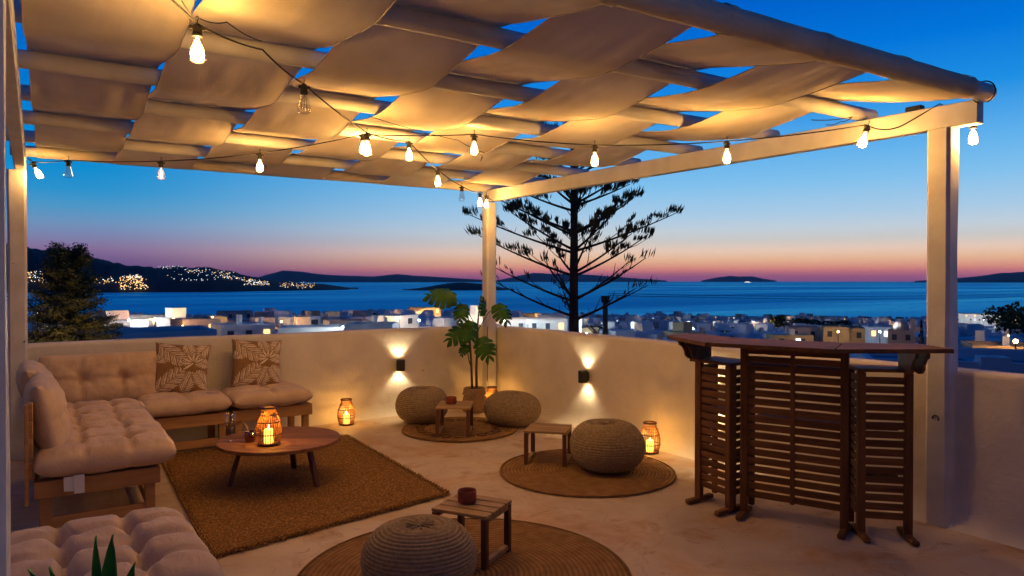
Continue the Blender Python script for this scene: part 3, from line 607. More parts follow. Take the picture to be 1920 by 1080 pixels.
# dense conifer on the left
def dense_conifer():
    p0 = srgb_point(128, 527, 34); zb = -11.0; top = 1.5+(527-455)/FPX*34
    t = thing('conifer', 'big dense dark conifer with a flat tufted top behind the sofa', 'tree', (p0.x, p0.y, zb)); H = top-zb
    MB().tube([(0, 0, 0), (.1, 0, H*.5), (0, .1, H-.2)], [.35, .2, .05], 8).part('trunk', M_bark, t, True)
    r = random.Random(5); mbr = MB(); mbf = MB()
    nl = 46
    for i in range(nl):
        u = i/(nl-1); z = H*(.45+.545*u); lr = (2.65*(1-u)**.66+.30) if u < .93 else .95-(u-.93)*5
        for k in range(9 if u < .95 else 12):
            a = r.uniform(0, 2*pi); L = lr*r.uniform(.7, 1.12); e = Vector((cos(a)*L, sin(a)*L, z-.10*L+r.gauss(0, .12))); s = Vector((0, 0, z-.25)) if u < .9 else Vector((0, 0, z-.8))
            m = (s+e)/2+Vector((0, 0, -.14*L))
            mbr.tube([s, m, e], [.04, .025, .01], 4)
            nn = int(70+L*70)
            for q in range(nn):
                v = r.random()**.7; pt = s.lerp(m, v*2) if v < .5 else m.lerp(e, v*2-1)
                pt = pt+Vector((r.gauss(0, .12), r.gauss(0, .12), r.gauss(0, .07))); dd = Vector((cos(a)+r.gauss(0, .7), sin(a)+r.gauss(0, .7), .35+r.gauss(0, .35))).normalized(); b = dd.cross(Vector((r.gauss(0, 1), r.gauss(0, 1), r.gauss(0, 1)))).normalized()
                sz = r.uniform(.07, .17); mbf.add([pt[:], (pt+dd*sz*.5+b*sz*.2)[:], (pt+dd*sz)[:], (pt+dd*sz*.5-b*sz*.2)[:]], [(0, 1, 2, 3)])
    o = mbr.part('branches', M_bark, t); o['kind'] = 'stuff'; o = mbf.part('foliage', M_needle2, t); o['kind'] = 'stuff'
dense_conifer()
gp = srgb_point(118, 662, 30.5); t = thing('garden_lamp', 'warm garden lamp under the big dark conifer on the left', 'garden lamp', (gp.x, gp.y, gp.z-1.2)); put('pole', lamp_pole, t).scale = (.6, .6, .25); put('globe', globes['w'], t, (0, 0, 1.2)).scale = (.5, .5, .5)
ld = bpy.data.lights.new('lamp_light', 'POINT'); ld.energy = 260; ld.color = (1, .66, .30); ld.shadow_soft_size = .1; lo = bpy.data.objects.new('lamp_light', ld); COL.objects.link(lo); lo.parent = t; lo.location = (0, 0, 1.3)

# tall open-tiered conifer behind the corner
def tiered_conifer():
    D = 14; base = srgb_point(1076, 527, D); zb = -4.2; r = random.Random(11)
    t = thing('tiered_conifer', 'tall open conifer with tiers of upswept branches behind the corner', 'tree', (base.x, base.y, zb))
    H = 9.6; pts = [(0.02*sin(z*2), .02*cos(z*1.7), z) for z in np.linspace(0, H, 14)]
    MB().tube(pts, [.14-.09*(i/13) for i in range(14)], 10).part('trunk', M_bark, t, True)
    def finger(mb, p, d, L, w):
        b1 = d.orthogonal().normalized(); b2 = d.cross(b1); q = p+d*L*.45; e = p+d*L
        vs = [p[:]]+[(q+(b1*cos(x)+b2*sin(x))*w)[:] for x in (0, 2.09, 4.19)]+[e[:]]
        mb.add(vs, [(0, 2, 1), (0, 3, 2), (0, 1, 3), (4, 1, 2), (4, 2, 3), (4, 3, 1)])
    def tuft(mb, p, out, s, n):
        for _ in range(n):
            d = (Vector((0, 0, 1))*r.uniform(.7, 1.1)+out*r.uniform(.05, .6)+Vector((r.gauss(0, .16), r.gauss(0, .16), 0))).normalized()
            finger(mb, p+out*r.uniform(-s*.9, s*.7)+Vector((r.gauss(0, .02), r.gauss(0, .02), r.gauss(0, .015))), d, s*r.uniform(.7, 1.2), .0125)
    rx = Vector((cos(YAW), -sin(YAW), 0)); fw = Vector((sin(YAW), cos(YAW), 0))
    # tier: height in the photo, branch reach, lift, foliage amount
    tiers = [(596, 1.6, .40, .12), (566, 1.75, .40, .22), (512, 2.2, .37, .75), (470, 1.95, .34, .8), (434, 1.6, .40, .8), (384, 1.25, .36, .8), (325, 1.0, .38, .8), (275, .8, .45, .8), (230, .55, .5, .8)]
    for ti, (py, L0, lift, fol) in enumerate(tiers):
        z = 1.5+(527-py)/FPX*D-zb; nb = 5; off = r.uniform(0, 1)
        for k in range(nb):
            a = 2*pi*(k+off*.6)/nb+r.gauss(0, .12)+(0 if ti % 2 else .3)
            out = rx*cos(a)+fw*sin(a); L = L0*r.uniform(.85, 1.12)*(1.0 if abs(cos(a)) > .6 else .85); zz = z+r.gauss(0, .05)
            mbb = MB(); mbf = MB(); P = []
            side = Vector((-out.y, out.x, 0)); cv = r.gauss(0, .12)
            for i in range(9):
                u = i/8; P.append(Vector((0, 0, zz))+out*L*u+side*cv*L*u*u+Vector((0, 0, L*lift*(.85*u+.25*u*u))))
            mbb.tube(P, [.030-.022*(i/8) for i in range(9)], 5)
            def at(u):
                x = u*8; i = min(7, int(x)); return P[i].lerp(P[i+1], x-i)
            # side branchlets, few and upturned
            nbr = 4 if fol > .5 else 5
            for j in range(nbr):
                u = .24+.66*(j+r.random()*.8)/nbr; p = at(u); sd = side*(1 if j % 2 else -1); dirb = (out*.8+sd*r.uniform(.35, .8)+Vector((0, 0, r.uniform(.45, .8)))).normalized(); l2 = L*(.30-.20*u)*r.uniform(.7, 1.35)
                e = p+dirb*l2; md = p+dirb*l2*.5-Vector((0, 0, .05*l2)); mbb.tube([p, md, e], [.010, .008, .005], 4)
                if r.random() < fol: tuft(mbf, e, dirb, .14, int(22*fol)+2)
            # compact combs of upright needles spaced along the branch
            tuft(mbf, P[-1], out, .20, int(46*fol)+3)
            for u in ((.84, .66, .48) if fol > .5 else (.8,)):
                u += r.gauss(0, .03)
                if r.random() < fol: q = at(u)+Vector((0, 0, .03)); tuft(mbf, q, out, .155, int(28*fol)+2)
            # odd short dead twigs
            for j in range(4): p = at(r.uniform(.15, .8)); e = p+Vector((r.gauss(0, .04), r.gauss(0, .04), r.uniform(.05, .13))); mbb.tube([p, e], [.006, .003], 4)
            b = mbb.part('branch', M_bark, t); b['kind'] = 'stuff'; fo = mbf.part('needles', M_needle, b); fo['kind'] = 'stuff'
tiered_conifer()

# telegraph pole with struts and two cables
p = srgb_point(1135, 527, 24); t = thing('telegraph_pole', 'rust-brown telegraph pole with slanting struts right of the conifer', 'pole', (p.x, p.y, -9)); zt = 1.5-(558-527)/FPX*24+9
MB().tube([(0, 0, 0), (0, 0, zt)], [.11, .09], 10).part('pole', M_pole, t, True)
rx = Vector((cos(YAW), -sin(YAW), 0))
for dx in (-.55, -.42):
    a = rx*dx*1.0+Vector((0, 0, zt-.35+dx*.2)); b = rx*(.02+.1*(dx+.5))+Vector((.05, 0, zt-1.7)); MB().tube([rx*(dx-.1)+Vector((0, 0, zt-.95)), b+rx*.1], .03, 6).part('strut', M_slat, t)
MB().box((0, 0, zt-.05), (.2, .2, .22)).part('transformer_box', M_bark, t)
def cable(a, b, sag, r, n=30):
    a, b = Vector(a), Vector(b); return [a.lerp(b, i/n)-Vector((0, 0, sag*4*(i/n)*(1-i/n))) for i in range(n+1)]
for k, (y0, y1) in enumerate(((550, 538), (553.5, 545))):
    a = srgb_point(1140, y0, 24); b = srgb_point(2150, y1, 40)
    tag(MB().tube(cable(a, b, .28, .01), .009, 5).part('overhead_cable', M_cable), ('upper' if k == 0 else 'lower')+' thin overhead cable crossing the sea on the right', 'cable', 'overhead cables')

# ================================================================== TERRACE
# floor: slightly uneven hand-trowelled sheet
def floor():
    nx, ny = 110, 120; x0, x1, y0, y1 = -2.8, 4.84, -1.2, 7.5; vs = []
    for j in range(ny+1):
        for i in range(nx+1):
            x = x0+(x1-x0)*i/nx; y = y0+(y1-y0)*j/ny; vs.append((x, y, -.003+.004*noise.fractal(Vector((x*1.3, y*1.3, 1)), .7, 2, 3)))
    fs = [(j*(nx+1)+i, j*(nx+1)+i+1, (j+1)*(nx+1)+i+1, (j+1)*(nx+1)+i) for j in range(ny) for i in range(nx)]
    o = MB().add(vs, fs).part('terrace_floor', M_floor, smooth=True); struct(o, 'cream cement terrace floor with ochre stains')
    struct(MB().box(((x0+x1)/2-.02, (y0+y1)/2-.02, -2.35), (x1-x0-.1, y1-y0-.1, 4.6)).part('terrace_base', M_whouse), 'white building under the terrace')
floor()
# parapets: rounded, wavy, with a cove at the foot
def parapet(a, b, inward, th, h, seed, name):
    a, b = Vector(a), Vector(b); L = (b-a).length; ax = (b-a).normalized(); inw = Vector(inward); n = int(L/.06)
    prof = [(.10, .0), (.055, .012), (.022, .045), (.004, .10)]+[(0, z) for z in np.linspace(.16, h-.035, 14)]+[(-.003, h-.014), (-.012, h-.003), (-.03, h), (-th/2, h+.004), (-th+.04, h), (-th+.012, h-.012), (-th, h-.04), (-th, h-.5), (-th, -.6)]
    m = len(prof); vs = []
    for i in range(n+1):
        for j, (q, z) in enumerate(prof):
            s = ax*(L*i/n); base = a+s; f = noise.fractal(Vector((base.x*1.6+seed, base.y*1.6, z*2)), .7, 2, 4); g = noise.noise(Vector((base.x*.8+seed, base.y*.8, 3)))
            p = base+inw*(q+.010*f)+Vector((0, 0, z+((.009*g+.004*f) if z > h-.1 else 0)+(.012*f if 0 < z < .12 else 0)))
            if z == 0: p.z = -.01
            vs.append(p[:])
    fs = [(i*m+j, (i+1)*m+j, (i+1)*m+j+1, i*m+j+1) for i in range(n) for j in range(m-1)]
    return MB().add(vs, fs).part(name, M_wall, smooth=True, recalc=False)
o = parapet((-2.8, 7.31, 0), (4.6, 7.31, 0), (0, -1, 0), .17, .96, 1, 'parapet_wall'); tag(o, 'white plastered low wall behind the sofa and patterned cushions', 'wall')
o = parapet((4.527, 7.45, 0), (4.70, -.9, 0), (-1, 0, 0), .17, .955, 5, 'parapet_wall'); tag(o, 'white plastered low wall running behind the bar to the right edge', 'wall')

o = parapet((4.5, -.62, 0), (-2.8, -.62, 0), (0, 1, 0), .25, 2.9, 9, 'unseen_house_wall'); tag(o, 'unseen tall white house wall added behind the viewpoint to block sky light', 'wall')  # out of view, added for the house behind; shuts out open sky
o = parapet((-1.25, 3.3, 0), (-1.25, 7.2, 0), (1, 0, 0), .25, 2.9, 13, 'unseen_house_wall'); tag(o, 'unseen tall white house wall added left of the sofa to block sky light', 'wall')  # out of view, added to keep sky light off the left end
# ---------------- pergola
PG = thing('pergola', 'white pergola roofed with woven canvas bands over the whole terrace', 'pergola')
def wobble_post(x, y, w, h, seed, name='post'):
    mb = MB(); n = 26; c = .018; vs = []
    for i in range(n+1):
        z = h*i/n
        for q, (sx, sy) in enumerate(((-1, -1), (1, -1), (1, 1), (-1, 1))):
            for e in (0, 1):
                if q % 2 == 0: dx, dy = ((0, c) if e == 0 else (c, 0))
                else: dx, dy = ((c, 0) if e == 0 else (0, c))
                px = x+sx*(w/2-dx)+.005*noise.noise(Vector((z*1.5, seed+q, 0))); py = y+sy*(w/2-dy)+.005*noise.noise(Vector((z*1.5, seed+q, 5)))
                vs.append((px, py, z))
    fs = [(i*8+k, i*8+(k+1) % 8, (i+1)*8+(k+1) % 8, (i+1)*8+k) for i in range(n) for k in range(8)]+[tuple(range(8))[::-1], tuple(n*8+k for k in range(8))]
    return mb.add(vs, fs).part(name, M_post, PG)
wobble_post(4.60, 2.17, .135, 2.43, 1); wobble_post(4.44, 7.26, .135, 2.44, 4); wobble_post(-.228, 7.245, .135, 2.43, 8)
wobble_post(-.158, 1.97, .15, 2.43, 12)
# hook and knot holes on the near post
zb = lambda y: 2.433+.004*(y-2.2)
mb = MB(); mb.beam((4.60, 1.96, zb(2)+.07), (4.44, 7.36, zb(7.3)+.07), .08, .14, .006); mb.part('beam', M_paint, PG)
mb = MB(); mb.beam((-.13, 1.8, 2.503), (-.205, 7.34, 2.503), .08, .14, .006); mb.part('beam', M_paint, PG)
RY = [1.93+.7645*k for k in range(8)]; RR_ = .047; ZC = 2.628
def ry(k, x): return RY[k]+.03*(4.55-x)
for k in range(8):
    x0, x1 = (-.28, 4.72 if k else 4.60); r = RR_ if k else .052
    pts = [(x, ry(k, x)+.006*noise.noise(Vector((x, k, 0))), ZC+.004*noise.noise(Vector((x, k, 7)))+(.0 if k else -.026)) for x in np.linspace(x0, x1, 24)]
    MB().tube(pts, [r*(1+.05*noise.noise(Vector((x*2, k*3.1, 0)))) for x in np.linspace(x0, x1, 24)], 14).part('rafter', M_paint, PG, True)
# woven canvas: bands run towards the camera, over one rafter and under the next
BX = [-.085, .50, 1.13, 1.76, 2.39, 3.04, 3.69, 4.34]
for b in range(7):
    xa, xb = BX[b]-.004, BX[b+1]+.004; under1 = (b % 2 == 1)   # second and fourth bands pass under the rafter behind the front pole
    ctrl = []
    for k in range(8):
        if k == 0: s = -1 if not under1 else 1
        else: s = (-1 if (k % 2 == 1) else 1)*(1 if under1 else -1)
        ctrl.append(s)
    nx, spn = 20, 16; rows = []
    off = RR_+.010
    y_first, y_last = None, None
    vs = []; ny = 7*spn
    for j in range(ny+1):
        u = j/spn; k = min(6, int(u)); t = u-k; s0, s1 = ctrl[k], ctrl[k+1]
        zc = s0*off*(1-t)+s1*off*t
        # hold the cloth round the pole, straight in between, with sag
        w = .16
        if t < w: zc = s0*off*(1-.25*(t/w)**2)+(s1-s0)*off*.0*t
        if t > 1-w: zc = s1*off*(1-.25*((1-t)/w)**2)
        if w <= t <= 1-w: q = (t-w)/(1-2*w); zc = off*.75*(s0*(1-q)+s1*q)
        sag = .016*sin(pi*t)*(1+.6*noise.noise(Vector((b*3.3, k*1.7, 0))))
        for i in range(nx+1):
            v = i/nx; x = xa+(xb-xa)*v; y = (ry(k, x)*(1-t)+ry(k+1, x)*t)
            e = (2*v-1); fold = .012*noise.fractal(Vector((x*6, y*.8, b*5)), .8, 2, 4)*(1 if 0 < t < 1 else .6)
            curl = .014*abs(e)**6*noise.noise(Vector((y*1.3, b, 0 if e < 0 else 9)))
            narrow = .004*sin(pi*t)*e*(-1)
            if b == 0 and i == 0: narrow += .0
            vs.append((x+narrow+.004*noise.noise(Vector((y*2, b, e))), y, ZC+zc+(-.026*(1-t) if k == 0 else 0)-sag*(1-.3*e*e)+fold*(.35+.65*sin(pi*t))+curl*sin(pi*t)))
    fs = [(j*(nx+1)+i, j*(nx+1)+i+1, (j+1)*(nx+1)+i+1, (j+1)*(nx+1)+i) for j in range(ny) for i in range(nx)]
    MB().add(vs, fs).part('canvas_band', M_canvas, PG, True)
    for i0 in (0, nx):
        MB().tube([Vector(vs[j*(nx+1)+i0])+Vector((0, 0, -.001)) for j in range(0, ny+1, 2)], .0030, 5).part('hem', M_canvas, PG, True)
    # stitched tie band at the joint of two wraps on the front pole
    tb = []; tn = 16
    for x in (xb-.030, xb-.004, xb+.004, xb+.026):
        for q in range(tn): a = 2*pi*q/tn; r2 = .052+.0125+(.0015*noise.noise(Vector((x*40, a, b)))); tb.append((x, ry(0, x)+r2*cos(a), ZC-.026+r2*sin(a)))
    MB().add(tb, [(i*tn+q, i*tn+(q+1) % tn, (i+1)*tn+(q+1) % tn, (i+1)*tn+q) for i in range(3) for q in range(tn)]).part('tie_band', M_canvas, PG, True)
    # wrap round the front pole and round the last one
    for k, rr in ((0, .052), (7, RR_)):
        pv = []; nn = 16; xs = np.linspace(xa+.002, xb-.002, 9)
        for x in xs:
            for q in range(nn):
                a = 2*pi*q/nn; r2 = rr+.007+.0025*noise.noise(Vector((x*6, a, b))); pv.append((x, ry(k, x)+r2*cos(a), ZC+(-.026 if k == 0 else 0)+r2*sin(a)))
        MB().add(pv, [(i*nn+q, i*nn+(q+1) % nn, (i+1)*nn+(q+1) % nn, (i+1)*nn+q) for i in range(8) for q in range(nn)]).part('canvas_wrap', M_canvas, PG, True)

# ---------------- string lights
BGL = [(.013, 0), (.015, -.006), (.018, -.018), (.024, -.040), (.030, -.065), (.033, -.080), (.0325, -.088), (.028, -.097), (.018, -.103), (.001, -.105)]
glass_me = MB().lathe([(r, z) for r, z in BGL], 20).mesh('glass', M_glass, True)
sock_me = MB().lathe([(.001, .045), (.010, .045), (.013, .040), (.017, .036), (.017, .010), (.020, .004), (.020, -.004), (.014, -.006), (.001, -.006)], 14).box((0, 0, .03), (.056, .012, .012)).tube([(0, 0, .045), (0, 0, .06), (.006, 0, .068), (0, 0, .076), (-.006, 0, .068)], .0022, 5).mesh('socket', M_blackp)
fpr = [(.004, -.008), (.008, -.02), (.015, -.040), (.021, -.060), (.024, -.076), (.019, -.090), (.001, -.098)]
glare_me = MB().lathe(fpr, 12).mesh('filament', M_glare, True)  # pear-shaped glow wider than a filament, stands for the bulb's glare
thin = MB()
for k in range(6):
    a = 2*pi*k/6; thin.tube([(.003, 0, -.008), (.012*cos(a), .012*sin(a), -.03), (.016*cos(a+.5), .016*sin(a+.5), -.08)], .0012, 4)
filoff_me = thin.mesh('filament', M_filoff); thd = MB().lathe([(r*.45, z) for r, z in fpr], 8).mesh('filament', M_dimfil, True)
def bulb(p, state, label, power=None, tilt=(0, 0)):
    t = thing('light_bulb', label, 'light bulb', (p[0], p[1], p[2]-.045), 0, 'bulbs of the string lights'); t.rotation_euler = (tilt[0], tilt[1], 0)
    put('socket', sock_me, t); put('glass', glass_me, t); put('filament', {'on': glare_me, 'off': filoff_me, 'dim': thd}[state], t)
    if state != 'off':
        ld = bpy.data.lights.new('bulb_light', 'POINT'); ld.energy = power or (P_BULB if state == 'on' else P_DIM); ld.color = WARM; ld.shadow_soft_size = .055
        lo = bpy.data.objects.new('bulb_light', ld); COL.objects.link(lo); lo.parent = t; lo.location = (0, 0, -.05)
A = [((.478, 2.927, 2.486), 'on', 'large lit bulb nearest the camera at top left', 5.0), ((1.085, 3.576, 2.500), 'off', 'unlit clear bulb hanging below the first lit one', 0), ((1.671, 4.204, 2.432), 'on', 'lit bulb, right one of the touching pair under the canopy middle', 5.5),
     ((2.248, 4.823, 2.544), 'on', 'lit bulb just right of the touching pair', 5), ((2.786, 5.399, 2.456), 'on', 'lit bulb third from the corner post on the inner string', 5), ((3.373, 6.028, 2.429), 'off', 'unlit bulb hanging against the sky left of the corner post', 0),
     ((3.939, 6.635, 2.463), 'on', 'small lit bulb left of the corner post top', 4), ((4.173, 6.885, 2.481), 'on', 'glaring bulb touching the corner post top', 6)]
B = [((-.10, 7.13, 2.50), 'on', 'tilted lit bulb at the left post', 4, (0, -.45)), ((.133, 6.899, 2.503), 'off', 'unlit bulb next to the left post', 0), ((.748, 6.245, 2.459), 'dim', 'faintly glowing bulb against the sky left of centre', 0), ((1.355, 5.598, 2.485), 'on', 'lit bulb alone between the faint bulb and the pair', 5),
     ((1.943, 4.972, 2.587), 'on', 'lit bulb, left one of the touching pair under the canopy middle', 5.5), ((2.532, 4.345, 2.545), 'on', 'lit bulb hanging above the corner post', 5), ((3.12, 3.719, 2.43), 'on', 'lit bulb with visible filament before the tall conifer', 4),
     ((3.713, 3.087, 2.416), 'on', 'lit bulb in front of the side beam middle', 5), ((4.27, 2.47, 2.477), 'on', 'tilted glaring bulb near the front end of the side beam', 6, (.1, .35)), ((4.69, 2.04, 2.475), 'on', 'glaring bulb outside the front right post', 6)]
for q in A+B: bulb(q[0], q[1], q[2], q[3]*P_BULB/5.5 or None, q[4] if len(q) > 4 else (0, 0))
def wire(pts, sag, label, r=.0042, group='cords of the string lights'):
    out = []
    for i in range(len(pts)-1):
        c = cable(pts[i], pts[i+1], sag[i] if isinstance(sag, list) else sag, r, 10); out += c[:-1]
    out.append(Vector(pts[-1])); return tag(MB().tube(out, r, 6).part('festoon_cable', M_cable, None, True), label, 'cord', group)
wire([(-.14, 1.9, 2.56), A[0][0]]+[(.80, 3.25, 2.535)]+[a[0] for a in A[1:]]+[(4.40, 7.12, 2.46)], .012, 'black cord of the string from top left to the corner post')
wire([(-.15, 7.16, 2.53)]+[b[0] for b in B[:-1]]+[(4.54, 2.36, 2.50), (4.56, 2.17, 2.585), (4.63, 2.06, 2.52), B[-1][0]], [.01]*9+[.035, .0, .01, 0], 'black cord of the string from the left post to the front right post')
wire([(.12, 2.1, 2.585), A[0][0]], .02, 'short second cord running up to the nearest lit bulb', .003)
wire([(.50, 2.99, 2.53), (.62, 3.10, 2.575), (.80, 3.26, 2.575)], .01, 'thin cord hugging the canvas right of the nearest bulb', .0022)
wire([(1.70, 4.25, 2.55), (2.6, 4.7, 2.57), (2.95, 4.9, 2.54), (3.0, 5.05, 2.5), (3.05, 5.1, 2.56)], .01, 'thin slack cord under the canvas right of the bulb pair', .0022)
wire([(4.35, 2.9, 2.60), (4.44, 2.66, 2.585), (4.40, 2.72, 2.56), (4.36, 2.80, 2.55)], .01, 'thin cord looped at the second rafter end', .003)
tag(MB().cbox((4.58, 2.33, 2.590), (.05, .10, .03), .006).part('mains_plug', M_black), 'black plug lying on the side beam near the front right post', 'plug')
tag(MB().tube([(4.56, 1.93+.062*cos(a), ZC-.026+.064*sin(a)) for a in np.linspace(-1.2, 4.4, 18)], .004, 6).part('cable_loop', M_cable), 'black cord loop round the end of the front pole', 'cord')

# ---------------- wall lamps (up and down light)
def sconce(loc, nrm, label, g='up-and-down wall lamps'):
    t = thing('wall_lamp', label, 'wall lamp', loc, atan2(nrm[1], nrm[0]), g)   # local +x points into the terrace
    MB().lathe([(.036, -.055), (.046, -.062), (.048, -.058), (.048, .058), (.046, .062), (.036, .055)], 24, c=(.055, 0, 0), close=True).part('housing', M_black, t, True)
    MB().cbox((.006, 0, 0), (.012, .06, .09), .003).part('back_plate', M_black, t)
    for s in (1, -1):
        MB().lathe([(.001, s*.044), (.029, s*.044)], 20, c=(.055, 0, 0)).part('lens', M_lens, t)
        ld = bpy.data.lights.new('wall_lamp_light', 'SPOT'); ld.energy = P_SCONCE; ld.color = (1, .78, .45); ld.spot_size = radians(104); ld.spot_blend = .45; ld.shadow_soft_size = .012
        lo = bpy.data.objects.new('wall_lamp_light', ld); COL.objects.link(lo); lo.parent = t; lo.location = (.034, 0, s*.056); lo.rotation_euler = (pi if s > 0 else 0, 0, 0)
sconce((3.27, 7.296, .56), (0, -1), 'black cylinder wall lamp above the left pouf'); sconce((4.555, 5.545, .535), (-1, 0), 'black cylinder wall lamp above the middle of the right wall'); sconce((4.588, 3.94, .55), (-1, 0), 'black cylinder wall lamp hidden behind the left bar wing')

# ---------------- rugs
def round_rug(loc, R, label):
    t = thing('round_rug', label, 'rug', (loc[0], loc[1], .001), rnd.uniform(0, 3), 'round braided rugs'); prof = [(.001, .012)]+[(R*u, .012+.001*sin(u*40)) for u in np.linspace(.05, .985, 30)]+[(R*.997, .009), (R, .004), (R*.99, 0)]
    mb = MB(); n = 96; vs = []
    for r, z in prof:
        for k in range(n): a = 2*pi*k/n; w = 1+.006*noise.noise(Vector((cos(a)*2, sin(a)*2, loc[0]))); vs.append((r*w*cos(a), r*w*sin(a), z+.002*noise.noise(Vector((r*cos(a)*4, r*sin(a)*4, 0)))))
    mb.add(vs, [(i*n+k, i*n+(k+1) % n, (i+1)*n+(k+1) % n, (i+1)*n+k) for i in range(len(prof)-1) for k in range(n)]).part('braid_disc', M_jround, t, True)
    MB().tube([(R*1.0*cos(a)*(1+.006*noise.noise(Vector((cos(a)*2, sin(a)*2, loc[0])))), R*sin(a)*(1+.006*noise.noise(Vector((cos(a)*2, sin(a)*2, loc[0])))), .009) for a in np.linspace(0, 2*pi, 97)], .009, 6).part('edge_braid', M_jround, t, True)
    return t
r1 = round_rug((3.46, 6.23), .575, 'small round braided rug near the corner plant')
round_rug((3.53, 4.30), .68, 'round braided rug under the middle pouf'); round_rug((1.75, 3.10), .84, 'large round braided rug in the foreground')
# openwork ring of the small rug
for k in range(22):
    a = 2*pi*k/22; MB().tube([(.40*cos(a)+.045*cos(a*3+q), .40*sin(a)+.045*sin(a*3+q), .0145) for q in np.linspace(0, 2*pi, 13)], .005, 5).part('woven_loop', M_rattand, r1, True)
def jute_rug():
    P = [(.72, 4.05), (2.33, 4.36), (2.38, 6.50), (.78, 6.62)]   # corners
    t = thing('jute_rug', 'rectangular shaggy jute rug under the round coffee table', 'rug', (1.5, 5.3, .002)); nx, ny = 70, 100; vs = []
    def q(u, v):
        x = (P[0][0]*(1-u)+P[1][0]*u)*(1-v)+(P[3][0]*(1-u)+P[2][0]*u)*v; y = (P[0][1]*(1-u)+P[1][1]*u)*(1-v)+(P[3][1]*(1-u)+P[2][1]*u)*v
        return x-1.5, y-5.3
    for j in range(ny+1):
        for i in range(nx+1):
            u, v = i/nx, j/ny; x, y = q(u, v); e = min(u, 1-u, v, 1-v)
            jx = .010*noise.noise(Vector((y*9, 1, 0))) if (u in (0, 1)) else 0; jy = .016*noise.noise(Vector((x*14, 2, 0))) if v in (0, 1) else 0
            vs.append((x+jx, y+jy, (.016 if e > .003 else 0)+.004*noise.noise(Vector((x*5, y*5, 0)))+.0025*noise.noise(Vector((x*45, y*45, 0)))))
    MB().add(vs, [(j*(nx+1)+i, j*(nx+1)+i+1, (j+1)*(nx+1)+i+1, (j+1)*(nx+1)+i) for j in range(ny) for i in range(nx)]).part('woven_field', M_jute, t, True)
    for (a, b) in (((0, 0), (1, 0)), ((1, 0), (1, 1)), ((0, 1), (1, 1)), ((0, 0), (0, 1))):
        for ph in (0, pi):
            n = 260; pts = []
            for i in range(n+1):
                u = a[0]+(b[0]-a[0])*i/n; v = a[1]+(b[1]-a[1])*i/n; x, y = q(u, v); w = i*.55+ph; nz = noise.noise(Vector((x*9, y*9, ph)))
                wd = .010+.006*nz
                if a[1] == b[1]: y += wd*sin(w)+.010*nz
                else: x += wd*sin(w)+.006*nz
                pts.append((x, y, .014+.008*cos(w)))
            MB().tube(pts, .0075, 5).part('edge_cord', M_jute, t, True)
    # loose tufts along the near edge
    mb = MB()
    for k in range(150):
        u = rnd.random(); x, y = q(u, 0); a = rnd.uniform(-2.4, -.7); L = rnd.uniform(.015, .045); mb.tube([(x, y, .012), (x+cos(a)*L*.6, y+sin(a)*L*.6, .014), (x+cos(a)*L, y+sin(a)*L, .006)], .003, 4)
    o = mb.part('loose_fibres', M_jute, t); o['kind'] = 'stuff'
jute_rug()

# ---------------- poufs
def pouf_mesh():
    mb = MB(); R, H = .29, .40; ridges = 30; prof = []; sub = 6
    for i in range(ridges*sub+1):
        u = i/(ridges*sub); a = -pi/2+pi*u; ex = .62; r = R*abs(cos(a))**ex; z = H/2+H/2*(1 if a > 0 else -1)*abs(sin(a))**1.0
        if u > .88: z -= .022*((u-.88)/.12)**1.5
        nr = .0065*abs(sin(pi*u*ridges))-.003; n = Vector((cos(a), 0, sin(a))); prof.append((max(.001, r+n.x*nr), z+n.z*nr, u))
    n = 120; vs = []
    for j, (r, z, u) in enumerate(prof):
        for k in range(n):
            a = 2*pi*k/n; d = 1+.035*noise.noise(Vector((cos(a)*1.1, sin(a)*1.1, z*3)))+.006*noise.noise(Vector((cos(a)*14, sin(a)*14, z*50)))
            dz = 0
            if u > .90: dz = -.006*max(0, cos(a*9))*min(1, (u-.90)/.03)*(1 if u < .985 else 0)
            vs.append((r*d*cos(a), r*d*sin(a), z*(1+.02*noise.noise(Vector((cos(a), sin(a), 5))))+dz))
    return mb.add(vs, [(i*n+k, i*n+(k+1) % n, (i+1)*n+(k+1) % n, (i+1)*n+k) for i in range(len(prof)-1) for k in range(n)]).mesh('knit_cover', M_knit, True)
pm = pouf_mesh()
knot = MB().tube([(.012*cos(a), .012*sin(a), .38+.006*sin(3*a)) for a in np.linspace(0, 2*pi, 20)], .007, 6)
for k in range(10): a = 2*pi*k/10; knot.tube([(0, 0, .386), (.03*cos(a), .03*sin(a), .389), (.075*cos(a), .075*sin(a), .392)], .0045, 5)
knot = knot.mesh('gathered_centre', M_knit, True)
for loc, sc, rz, lb in (((3.30, 6.76, .0), (.96, .96, .94), .4, 'squat grey-brown knitted pouf under the wall lamp of the back wall'), ((4.02, 6.12, .0), (1.06, .95, .86), 1.9, 'slumped grey-brown knitted pouf against the right wall'),
                        ((3.67, 4.22, .012), (1.02, 1.02, .96), 3.0, 'round knitted pouf on the middle round rug'), ((1.46, 3.02, .012), (.93, .93, .86), 5.0, 'knitted pouf in the foreground with a star-gathered top')):
    t = thing('pouf', lb, 'pouf', loc, rz, 'knitted poufs'); t.scale = sc; put('knit_cover', pm, t); put('gathered_centre', knot, t)

